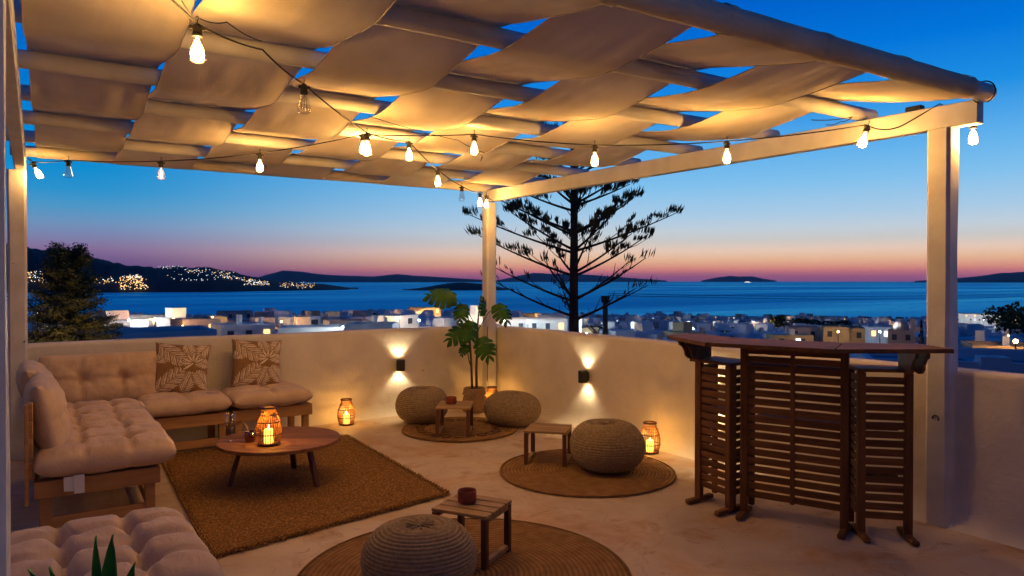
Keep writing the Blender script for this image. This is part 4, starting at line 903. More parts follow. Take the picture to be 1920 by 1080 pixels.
# ---------------- small slatted side tables
def side_table(loc, rz, w, d, label, h=.285):
    t = thing('side_table', label, 'side table', loc, rz, 'low slatted side tables')
    n = 4; g = .012; pw = (d-g*(n-1))/n
    for k in range(n): put('slat', MB().cbox((0, 0, 0), (w, pw, .018), .003).mesh('slat', M_slat), t, (0, -d/2+pw/2+k*(pw+g), h-.009))
    for sx in (-1, 1):
        put('rail', MB().cbox((0, 0, 0), (.028, d-.06, .028), .003).mesh('rail', M_slat), t, (sx*(w/2-.02), 0, h-.033))
        put('skid', MB().cbox((0, 0, 0), (.030, d-.068, .030), .003).mesh('skid', M_slat), t, (sx*(w/2-.02), 0, .030))
        for sy in (-1, 1): put('leg', MB().cbox((0, 0, 0), (.032, .034, h-.020), .003).mesh('leg', M_cleg), t, (sx*(w/2-.018), sy*(d/2-.018), (h-.020)/2))
    return t
side_table((3.30, 6.04, .014), -.62, .33, .38, 'small slatted table with a bowl on the rug near the corner'); side_table((3.44, 4.69, .004), -.80, .35, .33, 'bare small slatted table left of the middle pouf'); side_table((1.91, 3.30, .006), -1.02, .33, .31, 'small slatted table with a red bowl in the foreground')
def bowl(loc, r, h, label):
    prof = [(.001, 0), (r*.85, 0), (r*.95, .006), (r, h*.35), (r*.98, h*.7), (r, h-.004), (r*.97, h), (r*.90, h-.002), (r*.88, h*.5), (r*.8, .012), (.001, .010)]
    return tag(put('bowl', MB().lathe(prof, 36).mesh('bowl', M_terr, True), None, loc), label, 'bowl', 'terracotta bowls')
bowl((1.90, 3.34, .291), .052, .068, 'dark red clay bowl on the foreground side table'); bowl((3.28, 6.08, .299), .055, .065, 'dark red clay bowl on the side table near the corner')

# ---------------- rattan lanterns
def lantern_parts():
    def R(z): u = z/.27; return .052+.036*sin(pi*min(1, u*1.02+.12))**.9 if u < .95 else .052
    rods = MB(); n = 30
    for k in range(n):
        a = 2*pi*k/n; rods.tube([(R(z)*cos(a), R(z)*sin(a), z) for z in np.linspace(.008, .262, 9)], .0028, 5)
    rings = [MB().tube([((R(z)+.002)*cos(a), (R(z)+.002)*sin(a), z) for a in np.linspace(0, 2*pi, 33)], rr, 6) for z, rr in ((.012, .006), (.08, .0035), (.165, .0035), (.215, .003))]
    top = MB().tube([((R(.264)+.001)*cos(a), (R(.264)+.001)*sin(a), .264) for a in np.linspace(0, 2*pi, 33)], .008, 8)
    base = MB().lathe([(.001, .006), (R(.01), .006), (R(.01), .012), (.001, .012)], 24)
    candle = MB().lathe([(.001, .013), (.032, .013), (.033, .02), (.033, .105), (.030, .110), (.024, .102), (.001, .100)], 20)
    flame = MB().lathe([(.001, .104), (.005, .112), (.006, .120), (.003, .134), (.001, .142)], 8)
    return rods, rings, top, base, candle, flame
rods, rings, top, base, candle, flame = lantern_parts()
LN = dict(rods=rods.mesh('rattan_rods', M_rattan), top=top.mesh('top_ring', M_rattand, True), base=base.mesh('base', M_rattan), candle=candle.mesh('candle', M_candle, True), flame=flame.mesh('flame', M_flame, True), rings=[r.mesh('ring', M_rattand, True) for r in rings])
def lantern(loc, label, pw=P_LANTERN):
    t = thing('lantern', label, 'lantern', loc, rnd.uniform(0, 3), 'rattan candle lanterns')
    o = put('rattan_rods', LN['rods'], t); put('top_ring', LN['top'], t); put('base', LN['base'], t)
    for r in LN['rings']: put('ring', r, t)
    c = put('candle', LN['candle'], t); put('flame', LN['flame'], c)
    ld = bpy.data.lights.new('candle_light', 'POINT'); ld.energy = pw; ld.color = (1, .47, .09); ld.shadow_soft_size = .012
    lo = bpy.data.objects.new('candle_light', ld); COL.objects.link(lo); lo.parent = t; lo.location = (0, 0, .165)
lantern((2.58, 7.08, .0), 'glowing rattan lantern on the floor right of the sofa'); lantern((4.30, 6.97, 0), 'glowing rattan lantern in the corner beside the plant pot'); lantern((4.37, 4.46, 0), 'glowing rattan lantern behind the middle pouf'); lantern((1.30, 5.14, .334), 'glowing rattan lantern on the coffee table')

# ---------------- coffee table
def coffee_table():
    t = thing('coffee_table', 'round dark plank-topped coffee table with splayed legs', 'coffee table', (1.42, 5.30, .016), radians(-33)); R = .437; n = 8; w = 2*R/n
    for k in range(n):
        y0 = -R+k*w+.0015; y1 = -R+(k+1)*w-.0015; m = 10; pts = []
        ys = [y0+(y1-y0)*i/m for i in range(m+1)]
        outl = [(sqrt(max(0, R*R-y*y)), y) for y in ys]+[(-sqrt(max(0, R*R-y*y)), y) for y in reversed(ys)]
        L = len(outl); b = .003; vs = [(x, y, .292) for x, y in outl]+[(x, y, .313) for x, y in outl]+[(x*.994, (y-(y0+y1)/2)*.94+(y0+y1)/2, .316) for x, y in outl]
        fs = [tuple(range(L))[::-1], tuple(2*L+i for i in range(L))]+[(i, (i+1) % L, (i+1) % L+L, i+L) for i in range(L)]+[(i+L, (i+1) % L+L, (i+1) % L+2*L, i+2*L) for i in range(L)]
        MB().add(vs, fs).part('plank', M_ctop, t)
    for a in (radians(205), radians(335), radians(90)):
        p1 = (R*.62*cos(a), R*.62*sin(a), .285); p0 = (R*.80*cos(a), R*.80*sin(a), .0); mb = MB(); mb.beam(p0, p1, .040, .032, .005, up=(cos(a), sin(a), 0)); mb.part('leg', M_cleg, t)
    MB().cbox((0, -.02, .279), (.60, .05, .026), .004).part('crossbar', M_cleg, t); MB().cbox((0, .12, .2785), (.05, .32, .024), .004).part('crossbar', M_cleg, t)
coffee_table()
t = thing('wine_glass', 'stemmed glass of pale wine on the left of the coffee table', 'wine glass', (1.09, 5.40, .333))
MB().lathe([(.001, 0), (.034, .001), (.034, .003), (.006, .008), (.0035, .02), (.0035, .085), (.010, .092), (.030, .108), (.041, .135), (.040, .165), (.033, .205), (.032, .205), (.039, .165), (.040, .135), (.029, .110), (.001, .094)], 28).part('bowl_and_stem', M_glass, t, True)
MB().lathe([(.001, .096), (.027, .110), (.038, .134), (.0385, .140), (.001, .140)], 24).part('wine', M_wine, t, True)
t = thing('candle_glass', 'dark red glass tumbler with a stirrer beside the lantern', 'glass', (1.21, 5.30, .333))
MB().lathe([(.001, 0), (.030, 0), (.036, .01), (.042, .05), (.040, .078), (.037, .078), (.038, .05), (.033, .012), (.001, .010)], 24).part('tumbler', M_red, t, True)
MB().tube([(.02, 0, .015), (-.045, .01, .155)], .0025, 6).part('stirrer', M_pine, t)

# ---------------- sofas
def cushion_mesh(L, Wd, T, nx, ny, seed, dim=.045, crease=.020, p=5.0, q=.42, name='cushion', wr=.014, mt=None, NU=72, NV=56):
    "tufted cushion: rounded box outline, dimples at the tufts, creases between them"
    su = [sin(pi/2*(2*i/NU-1)) for i in range(NU+1)]; sv = [sin(pi/2*(2*j/NV-1)) for j in range(NV+1)]
    tu = [-1+2*(k+1)/(nx+1) for k in range(nx)]; tv = [-1+2*(k+1)/(ny+1) for k in range(ny)]
    vs = []; fs = []
    def prof(u, v):
        return (max(0, 1-abs(u)**p))**q*(max(0, 1-abs(v)**p))**q
    for side in (1, -1):
        for j, v in enumerate(sv):
            for i, u in enumerate(su):
                x, y = u*L/2, v*Wd/2; b = prof(u, v); h = T/2*b
                d = 0; cr = 0
                for a in tu: cr += exp(-((u-a)*L/2/.022)**2)
                for a in tv: cr += exp(-((v-a)*Wd/2/.022)**2)
                for a in tu:
                    for c in tv:
                        rx_, ry_ = (u-a)*L/2, (v-c)*Wd/2; rr = sqrt(rx_*rx_+ry_*ry_); an = atan2(ry_, rx_)
                        d += exp(-(rr/.045)**2)*dim + exp(-(rr/.11)**2)*dim*.55*(.6+.4*cos(an*5+a*9+c*5+seed))
                w = wr*noise.fractal(Vector((x*7+seed, y*7, side*3)), .9, 2.1, 4)
                z = side*(h-(crease*min(1, cr)+d)*min(1, b)*(1 if side > 0 else .3))+w*b
                # bulging rim and wavy outline
                e = 1+.015*noise.noise(Vector((x*5, y*5, seed)))-.03*(abs(u)**6)*(abs(v)**6)
                for a in tu: e -= .018*exp(-((u-a)*L/2/.05)**2)*abs(v)**4
                for a in tv: e -= .012*exp(-((v-a)*Wd/2/.05)**2)*abs(u)**4
                vs.append((x*e, y*e, z))
    n = NU+1; m = n*(NV+1)
    fs += [(j*n+i, j*n+i+1, (j+1)*n+i+1, (j+1)*n+i) for j in range(NV) for i in range(NU)]
    fs += [(m+j*n+i, m+(j+1)*n+i, m+(j+1)*n+i+1, m+j*n+i+1) for j in range(NV) for i in range(NU)]
    return MB().add(vs, fs).mesh(name, mt or M_cush, True, True)
def cushion(me, name, label, loc, rot, cat='cushion', group='tufted blush cushions'):
    o = put(name, me, None, loc); o.rotation_euler = rot; tag(o, label, cat, group); return o
def rail_frame(t, x0, x1, y0, y1, z0=.235, z1=.335, legs=True, deck=True, low=('f',)):
    "pine bench frame with apron boards, legs, stretchers and deck slats"
    cy = (z0+z1)/2; hh = z1-z0
    for (a, b, n) in (((x0, y0+.012), (x1, y0+.012), 1), ((x0, y1-.012), (x1, y1-.012), 1), ((x0+.012, y0+.026), (x0+.012, y1-.026), 1), ((x1-.012, y0+.026), (x1-.012, y1-.026), 1)):
        MB().beam((*a, cy), (*b, cy), .024, hh, .003).part('apron_board', M_pine, t)
    for x in (x0+.055, x1-.055):
        for y in (y0+.055, y1-.055): MB().cbox((x, y, z0/2+.02), (.058, .058, z0+.04), .004).part('leg', M_pine, t)
    if 'f' in low: MB().beam((x0+.085, y0+.05, .075), (x1-.085, y0+.05, .075), .022, .07, .003).part('stretcher', M_pine, t)
    if 'b' in low: MB().beam((x0+.085, y1-.05, .075), (x1-.085, y1-.05, .075), .022, .07, .003).part('stretcher', M_pine, t)
    if 'r' in low: MB().beam((x1-.05, y0+.085, .075), (x1-.05, y1-.085, .075), .022, .07, .003).part('stretcher', M_pine, t)
    ns = 6
    for k in range(ns): y = y0+.07+(y1-y0-.14)*k/(ns-1); MB().cbox(((x0+x1)/2, y, z1-.012), (x1-x0-.052, .07, .018), .002).part('deck_slat', M_pine, t)
S1 = thing('pine_sofa', 'left pine sofa with a boarded back along the left side', 'sofa')
rail_frame(S1, -.085, .575, 4.90, 6.62, low=('f', 'r'))
for z in (.40, .52, .64, .745): MB().beam((-.098, 4.905, z), (-.098, 6.62, z), .022, .10, .003).part('back_board', M_pine, S1)
for y in (4.915, 6.6): MB().cbox((-.118, y, .50), (.02, .06, .58), .003).part('back_post', M_pine, S1)
S2 = thing('pine_bench', 'pine bench module along the back wall left of centre', 'bench', group='pine bench modules'); rail_frame(S2, .585, 1.33, 6.60, 7.20)
S3 = thing('pine_bench', 'pine bench module at the right end of the back wall seat', 'bench', group='pine bench modules'); rail_frame(S3, 1.36, 2.08, 6.62, 7.20, low=())
S4 = thing('pine_bench', 'pine bench module in the left foreground under a tufted seat pad', 'bench', group='pine bench modules'); rail_frame(S4, -.12, .55, 2.72, 3.50)
cs1 = cushion_mesh(.76, 1.02, .20, 2, 2, 1.1, .05, .022); cs2 = cushion_mesh(.72, .66, .17, 1, 1, 2.3, .05, .020)
cushion(cs1, 'seat_cushion', 'tufted blush seat cushion at the near end of the left sofa', (.29, 5.34, .425), (0, 0, 0)); cushion(cs1, 'seat_cushion', 'tufted blush seat cushion filling the sofa corner', (.28, 6.34, .428), (0, 0, pi))
cushion(cs2, 'seat_cushion', 'blush seat cushion under the left patterned cushion', (.985, 6.86, .42), (0, 0, .01)); cushion(cs2, 'seat_cushion', 'blush seat cushion under the right patterned cushion', (1.71, 6.87, .42), (0, 0, pi+.02))
cb = cushion_mesh(.92, .44, .20, 2, 1, 5.1, .06, .012, p=4); cushion(cb, 'back_cushion', 'long tufted back cushion leaning on the back wall', (.37, 7.06, .655), (radians(78), 0, 0))
cb2 = cushion_mesh(.86, .46, .22, 1, 1, 7.7, .035, .02, p=3.2, q=.5, wr=.02); 
cushion(cb2, 'back_cushion', 'puffy back cushion at the near end of the left sofa', (-.02, 5.42, .655), (radians(78), 0, radians(90))); cushion(cb2, 'back_cushion', 'puffy back cushion slumped outwards in the sofa corner', (-.06, 6.25, .68), (radians(66), 0, radians(92)))
cs4 = cushion_mesh(.72, .92, .19, 2, 3, 9.9, .055, .036, wr=.004); cushion(cs4, 'seat_cushion', 'square tufted seat pad in the left foreground', (.155, 3.11, .415), (0, 0, radians(2)))
o = MB().add([(0, 0, 0), (.055, 0, 0), (.058, -.012, -.085), (.002, -.010, -.08)], [(0, 1, 2, 3)]).add([(.05, -.004, .005), (.105, -.004, .005), (.105, -.018, -.10), (.052, -.016, -.10)], [(0, 1, 2, 3)])
sm = o.part('care_tag', M_tag); sm.location = (.06, 4.865, .352); tag(sm, 'white fabric care tags hanging from the near seat cushion', 'tag'); mm = sm.modifiers.new('s', 'SOLIDIFY'); mm.thickness = .001

# throw pillows with a palm-frond weave
def frond_pattern(N=240):
    img = np.zeros((N, N), bool); yy, xx = np.mgrid[0:N, 0:N]/(N-1)*2-1
    def stroke(p0, p1, w):
        p0 = np.array(p0); p1 = np.array(p1); d = p1-p0; L = np.hypot(*d); 
        if L < 1e-6: return
        t = ((xx-p0[0])*d[0]+(yy-p0[1])*d[1])/L**2; tt = np.clip(t, 0, 1); ds = np.hypot(xx-p0[0]-tt*d[0], yy-p0[1]-tt*d[1]); ww = w*np.sin(np.pi*np.clip(tt*.92+.06, 0, 1))**.6
        img[(ds < ww+.024)] = False; img[(ds < ww)] = True
    def frond(x, y, a, L, n, ll, w=.028, curve=.3):
        pts = []
        for i in range(21): u = i/20; an = a+curve*u; pts.append((x, y)); x += cos(an)*L/20; y += sin(an)*L/20
        for i in range(20): stroke(pts[i], pts[i+1], .016)
        for k in range(n):
            u = .10+.88*k/(n-1); i = min(19, int(u*20)); an = a+curve*u; l = ll*sin(pi*(u*.80+.16))**.7
            for s in (-1, 1): b = an+s*.85*(1-.35*u); stroke(pts[i], (pts[i][0]+cos(b)*l, pts[i][1]+sin(b)*l), w)
    F = [(.05, -1.1, 1.1, .95, 10, .40, .3), (1.0, 1.0, 3.9, .95, 10, .42, .3), (.1, 1.1, -1.3, .65, 8, .36, .1), (1.1, -.9, 2.15, .90, 10, .42, .2), (-.55, -1.1, 1.3, .6, 7, .32, .2), (1.1, .1, 2.8, .6, 7, .34, .1), (-1.05, .15, .65, .95, 10, .40, -.4), (-1.0, -1.0, .55, 1.35, 14, .52, .35), (-.95, 1.0, -.75, 1.35, 14, .50, .25)]
    for x, y, a, L, n, ll, cv in F: frond(x, y, a, L, n, ll, .024, cv)
    for k in range(7): a = .5+k*.55; stroke((.40, .18), (.40+cos(a)*.42, .18+sin(a)*.42), .040)
    return img
PAT = frond_pattern()
def throw_mesh():
    n = 150; L = .47; vs = []; cols = []
    for side in (1, -1):
        for j in range(n+1):
            for i in range(n+1):
                u, v = 2*i/n-1, 2*j/n-1; b = (max(0, 1-u**4)*max(0, 1-v**4))**.5; k = 1-.07*(1-abs(u)**3*abs(v)**3)*max(abs(u), abs(v))**3
                pt = PAT[min(239, int((v+1)/2*239)), min(239, int((u+1)/2*239))]
                z = side*(.075*b+(.0022 if pt else 0)*min(1, b*3))+.008*noise.noise(Vector((u*2.2, v*2.2, side)))*b
                vs.append((u*L/2*k, v*L/2*k, z)); cols.append(float(pt))
    m = (n+1)**2; N1 = n+1; fs = [(j*N1+i, j*N1+i+1, (j+1)*N1+i+1, (j+1)*N1+i) for j in range(n) for i in range(n)]+[(m+j*N1+i, m+(j+1)*N1+i, m+(j+1)*N1+i+1, m+j*N1+i+1) for j in range(n) for i in range(n)]
    me = MB().add(vs, fs).mesh('throw_pillow', M_throw, True); at = me.attributes.new('weave', 'FLOAT', 'POINT'); at.data.foreach_set('value', cols); return me
def throw_extra(m, t, n, l, p, mp):
    a = n('ShaderNodeAttribute'); a.attribute_name = 'weave'; chain_mix(t, n, l, p, a.outputs['Fac'], (.80, .66, .50)); p.inputs['Sheen Weight'].default_value = .2
M_throw = mat('palm_weave', (.32, .18, .08), (.25, .135, .06), .95, 60, bump=.5, bscale=260, bdist=.002, extra=throw_extra, spec=.1)
tm = throw_mesh(); tas = MB()
for k in range(9): a = 2*pi*k/9; tas.tube([(0, 0, 0), (.008*cos(a), .008*sin(a), -.02), (.013*cos(a), .013*sin(a), -.05)], .003, 4)
tas = tas.mesh('tassel', M_tag)
for loc, rot, lb in (((1.00, 7.02, .70), (radians(76), radians(5), radians(-10)), 'left palm-frond patterned cushion with corner tassels, leaning slightly'), ((1.67, 7.06, .70), (radians(78), radians(4), radians(-4)), 'right palm-frond patterned cushion with corner tassels')):
    o = cushion(tm, 'throw_pillow', lb, loc, rot, 'throw pillow', 'patterned throw pillows'); o.rotation_mode = 'XYZ'
    for sx in (-1, 1):
        for sy in (-1, 1): q = put('tassel', tas, o, (sx*.222, sy*.222, 0)); q.rotation_euler = (-rot[0], 0, 0)

# ---------------- potted monstera
def monstera_leaf(L, seed):
    r = random.Random(seed); mb = MB(); nl = 6
    def wid(u): return .52*sin(pi*min(1, u*.93+.07))**.62*(1-.25*u)
    for s in (-1, 1):
        for k in range(nl):
            u0, u1 = k/nl, (k+1)/nl; g = .018 if k else 0; cut = .52+.12*r.random()
            rows = []
            for q in range(7):
                w = q/6; a0 = u0+(g*(max(0, w-cut)/(1-cut)) if k else 0); a1 = u1-g*(max(0, w-cut)/(1-cut)); rows.append((w, a0, a1))
            vs = []
            for w, a0, a1 in rows:
                for a in (a0, (a0+a1)/2, a1):
                    um = (a0+a1)/2; tw = 1.0 if a == (a0+a1)/2 else (.94 if w > .9 else 1)
                    x = s*wid(min(.999, max(.001, um*.6+a*.4)))*w*tw*L; y = (a+.20*w-.16*(1-a)*w*1.6)*L-.02; z = -.16*L*w*w-.10*L*a*a+.010*sin(k*2.1)*w+(.014*L if a == (a0+a1)/2 else 0)*w
                    vs.append((x, y, z))
            fs = [(i*3+j, i*3+j+1, (i+1)*3+j+1, (i+1)*3+j) for i in range(6) for j in range(2)]
            mb.add(vs, fs if s > 0 else [f[::-1] for f in fs])
    return mb
def monstera():
    t = thing('monstera_plant', 'tall potted monstera plant in the terrace corner', 'potted plant', (4.08, 7.00, .0))
    MB().lathe([(.001, 0), (.125, 0), (.140, .02), (.142, .12), (.120, .20), (.108, .25), (.112, .275), (.104, .275), (.100, .25), (.001, .245)], 28).part('pot_wrap', M_burlap, t, True)
    # folded burlap collar
    MB().add([(.126*(1+.10*noise.noise(Vector((cos(a)*2, sin(a)*2, w))))*cos(a)*(1+.10*w), .126*sin(a)*(1+.10*w)*(1+.10*noise.noise(Vector((cos(a)*2, sin(a)*2, w)))), .27-.075*w+.014*sin(a*5)*w) for w in (0, .3, .6, 1) for a in [2*pi*k/40 for k in range(40)]],
             [(i*40+k, i*40+(k+1) % 40, (i+1)*40+(k+1) % 40, (i+1)*40+k) for i in range(3) for k in range(40)]).part('burlap_collar', M_burlap, t, True)
    MB().lathe([(.001, .262), (.10, .258)], 20).part('soil', M_soil, t)
    # main canes
    MB().tube([(-.03, .0, .25), (-.035, .01, .55), (-.06, .0, .80), (-.03, .02, .98)], [.014, .013, .012, .008], 8).part('cane', M_stem, t, True)
    MB().tube([(.03, .0, .25), (.02, -.01, .5), (.04, .0, .75), (.05, .01, 1.0), (.09, .02, 1.30)], [.016, .015, .013, .011, .006], 8).part('cane', M_stem, t, True)
    MB().tube([(-.09, .02, .74), (-.075, .0, .60), (-.04, .0, .50)], [.003, .006, .008], 6).part('cane', M_stem, t, True)
    fx, fy = Vector((cos(YAW), -sin(YAW), 0)), Vector((-sin(YAW), -cos(YAW), 0))   # right / towards the camera
    # (attach point, leaf base, direction in right/up/near, size, roll)
    LV = [((.04, 0, .95), (-.22, -.10, 1.32), (-.95, .12, .25), .36, .3), ((-.04, .0, .95), (-.14, -.02, 1.22), (-.1, -.8, .5), .24, 0), ((-.05, 0, .75), (-.06, -.05, .98), (-.75, -.45, .45), .34, .2),
          ((.03, 0, .70), (.08, -.08, .84), (.35, -.70, .55), .31, -.2), ((.06, 0, .95), (.27, .02, 1.22), (.45, -.72, .4), .28, .1), ((.07, 0, 1.1), (.12, .02, 1.12), (.05, .9, .1), .22, 2.6),
          ((-.03, 0, .85), (-.02, -.04, 1.02), (-.15, -.85, .5), .27, .9), ((-.05, 0, .65), (-.10, -.05, .76), (-.35, -.75, .4), .15, 0)]
    for i, (at, lb, d, s, roll) in enumerate(LV):
        a = Vector(at); e = fx*lb[0]+fy*(-lb[1])+Vector((0, 0, lb[2])); mid = (a+e)/2+Vector((0, 0, .05))
        MB().tube([a, mid, e], [.006, .005, .004], 6).part('stem', M_leaf, t, True)
        dv = (fx*d[0]+Vector((0, 0, 1))*d[1]+fy*d[2]).normalized(); up = (fy*.8+Vector((0, 0, .6))+fx*roll*.5); xr = dv.cross(up).normalized(); zz = xr.cross(dv)
        M = Matrix((xr, dv, zz)).transposed().to_4x4(); mb = monstera_leaf(s*.9, i); mb.v = [((M @ Vector(v))+e)[:] for v in mb.v]; mb.part('leaf', M_leaf, t, True)
monstera()

# ---------------- near plant at the bottom left
def near_plant():
    c = Vector((.075, 1.50, 0)); t = thing('potted_dracaena', 'green strap-leaved plant cut off by the bottom left edge', 'potted plant', c)
    MB().lathe([(.001, 0), (.12, 0), (.15, .28), (.155, .30), (.14, .30), (.13, .26), (.001, .26)], 24).part('pot', M_terr, t, True)
    MB().tube([(0, 0, .25), (.01, 0, .55), (0, .01, .80)], [.014, .012, .010], 8).part('cane', M_stem, t, True)
    fx, fy = Vector((cos(YAW), -sin(YAW), 0)), Vector((-sin(YAW), -cos(YAW), 0))
    LV = [(-.027, 1.018, -.03, .013), (.022, 1.031, 0, .019), (.080, .993, .03, .016), (-.083, .979, .02, .013), (-.135, .968, 0, .012), (-.035, .962, .06, .02), (.045, .955, .06, .02), (.13, .90, .0, .02), (-.09, .90, -.06, .02)]
    for i, (dx, z, dn, w) in enumerate(LV):
        a = Vector((0, 0, .78+.01*i)); e = fx*dx+fy*dn+Vector((0, 0, z)); out = (e-Vector((0, 0, e.z))); md = a.lerp(e, .5)+out*.12-Vector((0, 0, 0)); n = 8; vs = []
        ax = (e-a).normalized(); sd = ax.cross(fy).normalized() if abs(ax.dot(fy)) < .95 else fx
        for k in range(n+1):
            u = k/n; p = a*(1-u)**2+md*2*u*(1-u)+e*u*u; ww = w*sin(pi*min(1, .12+u*.88))**.8
            vs += [(p-sd*ww)[:], (p+fy*(-.006))[:], (p+sd*ww)[:]]
        MB().add(vs, [(k*3+j, k*3+j+1, (k+1)*3+j+1, (k+1)*3+j) for k in range(n) for j in range(2)]).part('leaf', M_leafn, t, True)
near_plant()

# ---------------- folding slatted bar
def slat_panel(t, a, b, z0, z1, n, stiles=1, thick=.022, leg=.045, foot=True, nrm=None, top=True, legz=(0, None)):
    "posts at a and b (xy), n slats between z0 and z1, middle stiles"
    a = Vector((*a, 0)); b = Vector((*b, 0)); d = (b-a).normalized(); L = (b-a).length
    for p in (a, b): MB().beam(p+Vector((0, 0, .012)), p+Vector((0, 0, z1+.02)), leg, .034, .003, up=d.cross(Vector((0, 0, 1)))).part('post', M_barv, t)
    hp = (z1-z0)/n; sh = hp*.76; ins = leg/2
    edges = [ins]+[L*(k+1)/(stiles+1) for k in range(stiles)]+[L-ins]
    for k in range(stiles): m = a+d*L*(k+1)/(stiles+1); MB().beam(m+Vector((0, 0, z0)), m+Vector((0, 0, z1)), .026, .024, .002, up=d.cross(Vector((0, 0, 1)))).part('stile', M_barv, t)
    for s in range(len(edges)-1):
        e0 = edges[s]+(.013 if s else 0); e1 = edges[s+1]-(.013 if s < len(edges)-2 else 0); ln = e1-e0
        me = MB().cbox((0, 0, 0), (ln+.012, .013, sh), .002).mesh('slat', M_bar)
        for i in range(n):
            p = a+d*(e0+e1)/2+Vector((0, 0, z0+hp*(i+.5))); o = put('slat', me, t, p, atan2(d.y, d.x))
    if foot:
        nv = Vector((*nrm, 0)).normalized()
        for p in (a, b): MB().beam(p-nv*.13+Vector((0, 0, .016)), p+nv*.13+Vector((0, 0, .016)), .042, .03, .010).part('foot', M_bar, t)
BT = thing('folding_bar', 'dark slatted folding bar with angled wings and a raised counter', 'bar counter')
cl, cr = (3.71, 2.94), (3.94, 2.40); nc = Vector((-.92, -.39))
slat_panel(BT, cl, cr, .12, 1.085, 18, 1, nrm=nc)
l1, l2 = (3.70, 3.30), (3.675, 3.03)
slat_panel(BT, l1, l2, .10, .93, 16, 0, nrm=(-1, -.05)); slat_panel(BT, (3.71, 3.325), (3.90, 3.34), .10, .93, 16, 0, foot=False, leg=.03); slat_panel(BT, (3.70, 3.02), (3.90, 3.03), .10, .93, 16, 0, foot=False, leg=.03)
r1_, r2_ = (3.985, 2.325), (4.165, 2.145)
slat_panel(BT, r1_, r2_, .10, .945, 16, 0, nrm=(-.69, -.72)); slat_panel(BT, (4.005, 2.345), (4.14, 2.48), .10, .945, 16, 0, foot=False, leg=.03)
def slab(name, pts, z0, z1, m, t):
    L = len(pts); vs = [(x, y, z0) for x, y in pts]+[(x, y, z1-.003) for x, y in pts]; cx = sum(p[0] for p in pts)/L; cy = sum(p[1] for p in pts)/L
    vs += [(x+(cx-x)*.012, y+(cy-y)*.012, z1) for x, y in pts]
    return MB().add(vs, [tuple(range(L)), tuple(2*L+i for i in range(L))]+[(i, i+L, (i+1) % L+L, (i+1) % L) for i in range(L)]+[(i+L, i+2*L, (i+1) % L+2*L, (i+1) % L+L) for i in range(L)]).part(name, m, t, recalc=True)
# caps and shelves of the wings
slab('wing_cap', [(3.655, 3.35), (3.65, 3.0), (3.92, 3.01), (3.92, 3.36)], .952, .972, M_bar, BT); slab('wing_cap', [(3.965, 2.335), (4.175, 2.12), (4.30, 2.27), (4.13, 2.50)], .967, .987, M_bar, BT)
for z in (.34, .62): slab('shelf', [(3.725, 3.30), (3.705, 3.05), (3.90, 3.055), (3.90, 3.32)], z, z+.018, M_bar, BT); slab('shelf', [(4.02, 2.34), (4.16, 2.20), (4.27, 2.30), (4.15, 2.46)], z, z+.018, M_bar, BT)
for z in (.60, .96): slab('shelf', [(3.745, 2.93), (3.955, 2.43), (4.17, 2.52), (3.96, 3.02)], z, z+.018, M_bar, BT)
for p in ((3.94, 3.02), (4.17, 2.51)): MB().beam((*p, .01), (*p, 1.10), .04, .034, .003).part('post', M_barv, BT)
# raised wing posts and brackets that carry the counter ends
for p, nv, dv in (((3.71, 3.325), Vector((-1, -.05, 0)), Vector((.02, .27, 0))), ((4.175, 2.135), Vector((-.69, -.72, 0)), Vector((.2, -.19, 0)))):
    p = Vector((*p, 0)); nv.normalize(); dv.normalize()
    MB().beam(p+Vector((0, 0, .97)), p+Vector((0, 0, 1.10)), .04, .034, .003).part('riser', M_barv, BT)
    prof = [(-.10, 1.098), (.17, 1.098), (.165, 1.07), (.13, 1.055), (.11, 1.03), (.10, .995), (.075, .975), (.04, .966), (-.04, .976), (-.10, .975)]
    for sgn in (-1, 1):
        off = dv*.030*sgn; n = len(prof); vs = []
        for e in (-.008, .008): vs += [((p+off+dv*e+nv*q)+Vector((0, 0, z)))[:] for q, z in prof]
        MB().add(vs, [tuple(range(n)), tuple(range(2*n-1, n-1, -1))]+[(i, i+n, (i+1) % n+n, (i+1) % n) for i in range(n)]).part('bracket', M_barv, BT, recalc=True)
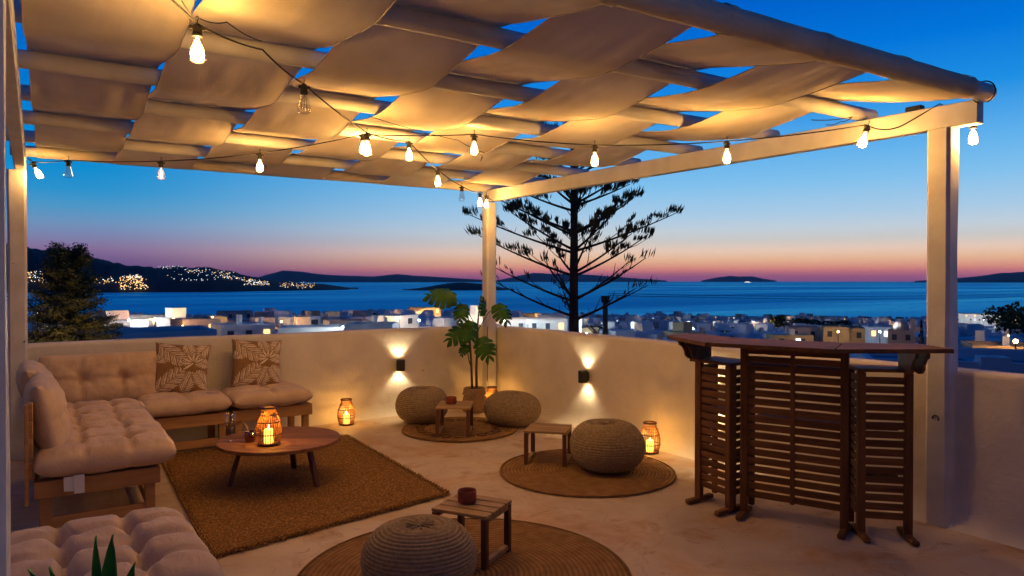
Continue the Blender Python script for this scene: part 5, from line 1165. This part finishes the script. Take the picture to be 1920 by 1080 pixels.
# counter top: boards along each section
def top_section(p00, p01, p10, p11, n, z=1.125):
    "p00-p01 near edge, p10-p11 far edge; n boards run parallel to the near edge"
    p00, p01, p10, p11 = map(lambda q: Vector((*q, 0)), (p00, p01, p10, p11))
    for k in range(n):
        u0 = k/n+.004; u1 = (k+1)/n-.004; q = [p00.lerp(p10, u0), p01.lerp(p11, u0), p01.lerp(p11, u1), p00.lerp(p10, u1)]
        slab('counter_board', [(v.x, v.y) for v in q], z-.024, z, M_bar, BT)
top_section((3.56, 3.47), (3.345, 2.945), (3.86, 3.50), (3.80, 3.06), 4)
top_section((3.348, 2.938), (3.60, 2.26), (3.803, 3.055), (4.04, 2.48), 5)
top_section((3.604, 2.253), (4.165, 1.90), (4.043, 2.472), (4.34, 2.16), 5)
MB().beam((3.60, 3.2, 1.088), (3.60, 3.0, 1.088), .03, .024, .002).part('batten', M_bar, BT)
MB().beam((3.66, 2.90, 1.0885), (3.90, 2.36, 1.0885), .03, .023, .002).part('batten', M_bar, BT)

# cable down the corner post, hook on the near post
tag(MB().tube([(4.368, 7.185, z) for z in np.linspace(.30, .96, 8)], .004, 6).part('lantern_cable', M_cable), 'thin dark cable down the corner post above the lantern', 'cord')
tag(MB().tube([(4.528, 2.17+.018*cos(a), .66+.018*sin(a)) for a in np.linspace(-.3, pi+.6, 12)], .004, 6).part('hook', M_black, None, True), 'small dark hook screwed into the front right post', 'hook')

# where several town things look alike, their order from the left tells them apart
from collections import defaultdict
same = defaultdict(list)
for o in COL.objects:
    if o.parent is None and 'category' in o.keys(): same[o['label']].append(o)
ORD = ['leftmost', 'second', 'third', 'fourth', 'fifth', 'sixth', 'seventh', 'eighth', 'ninth', 'tenth']
def bearing(o): return (o.location.x*cos(YAW)-o.location.y*sin(YAW))/max(.01, o.location.x*sin(YAW)+o.location.y*cos(YAW))
for lb, obs in same.items():
    if 1 < len(obs) <= 10:
        obs.sort(key=bearing)
        for k, o in enumerate(obs): 
            w = 'leftmost' if k == 0 else ('rightmost' if k == len(obs)-1 else ORD[k]+' from left')
            new = f'{lb}, {w}'
            if len(new.split()) > 16: new = f'{lb}, {w}'.replace(' in the lower town', ' low').replace(' in the upper town', ' high')
            o['label'] = new
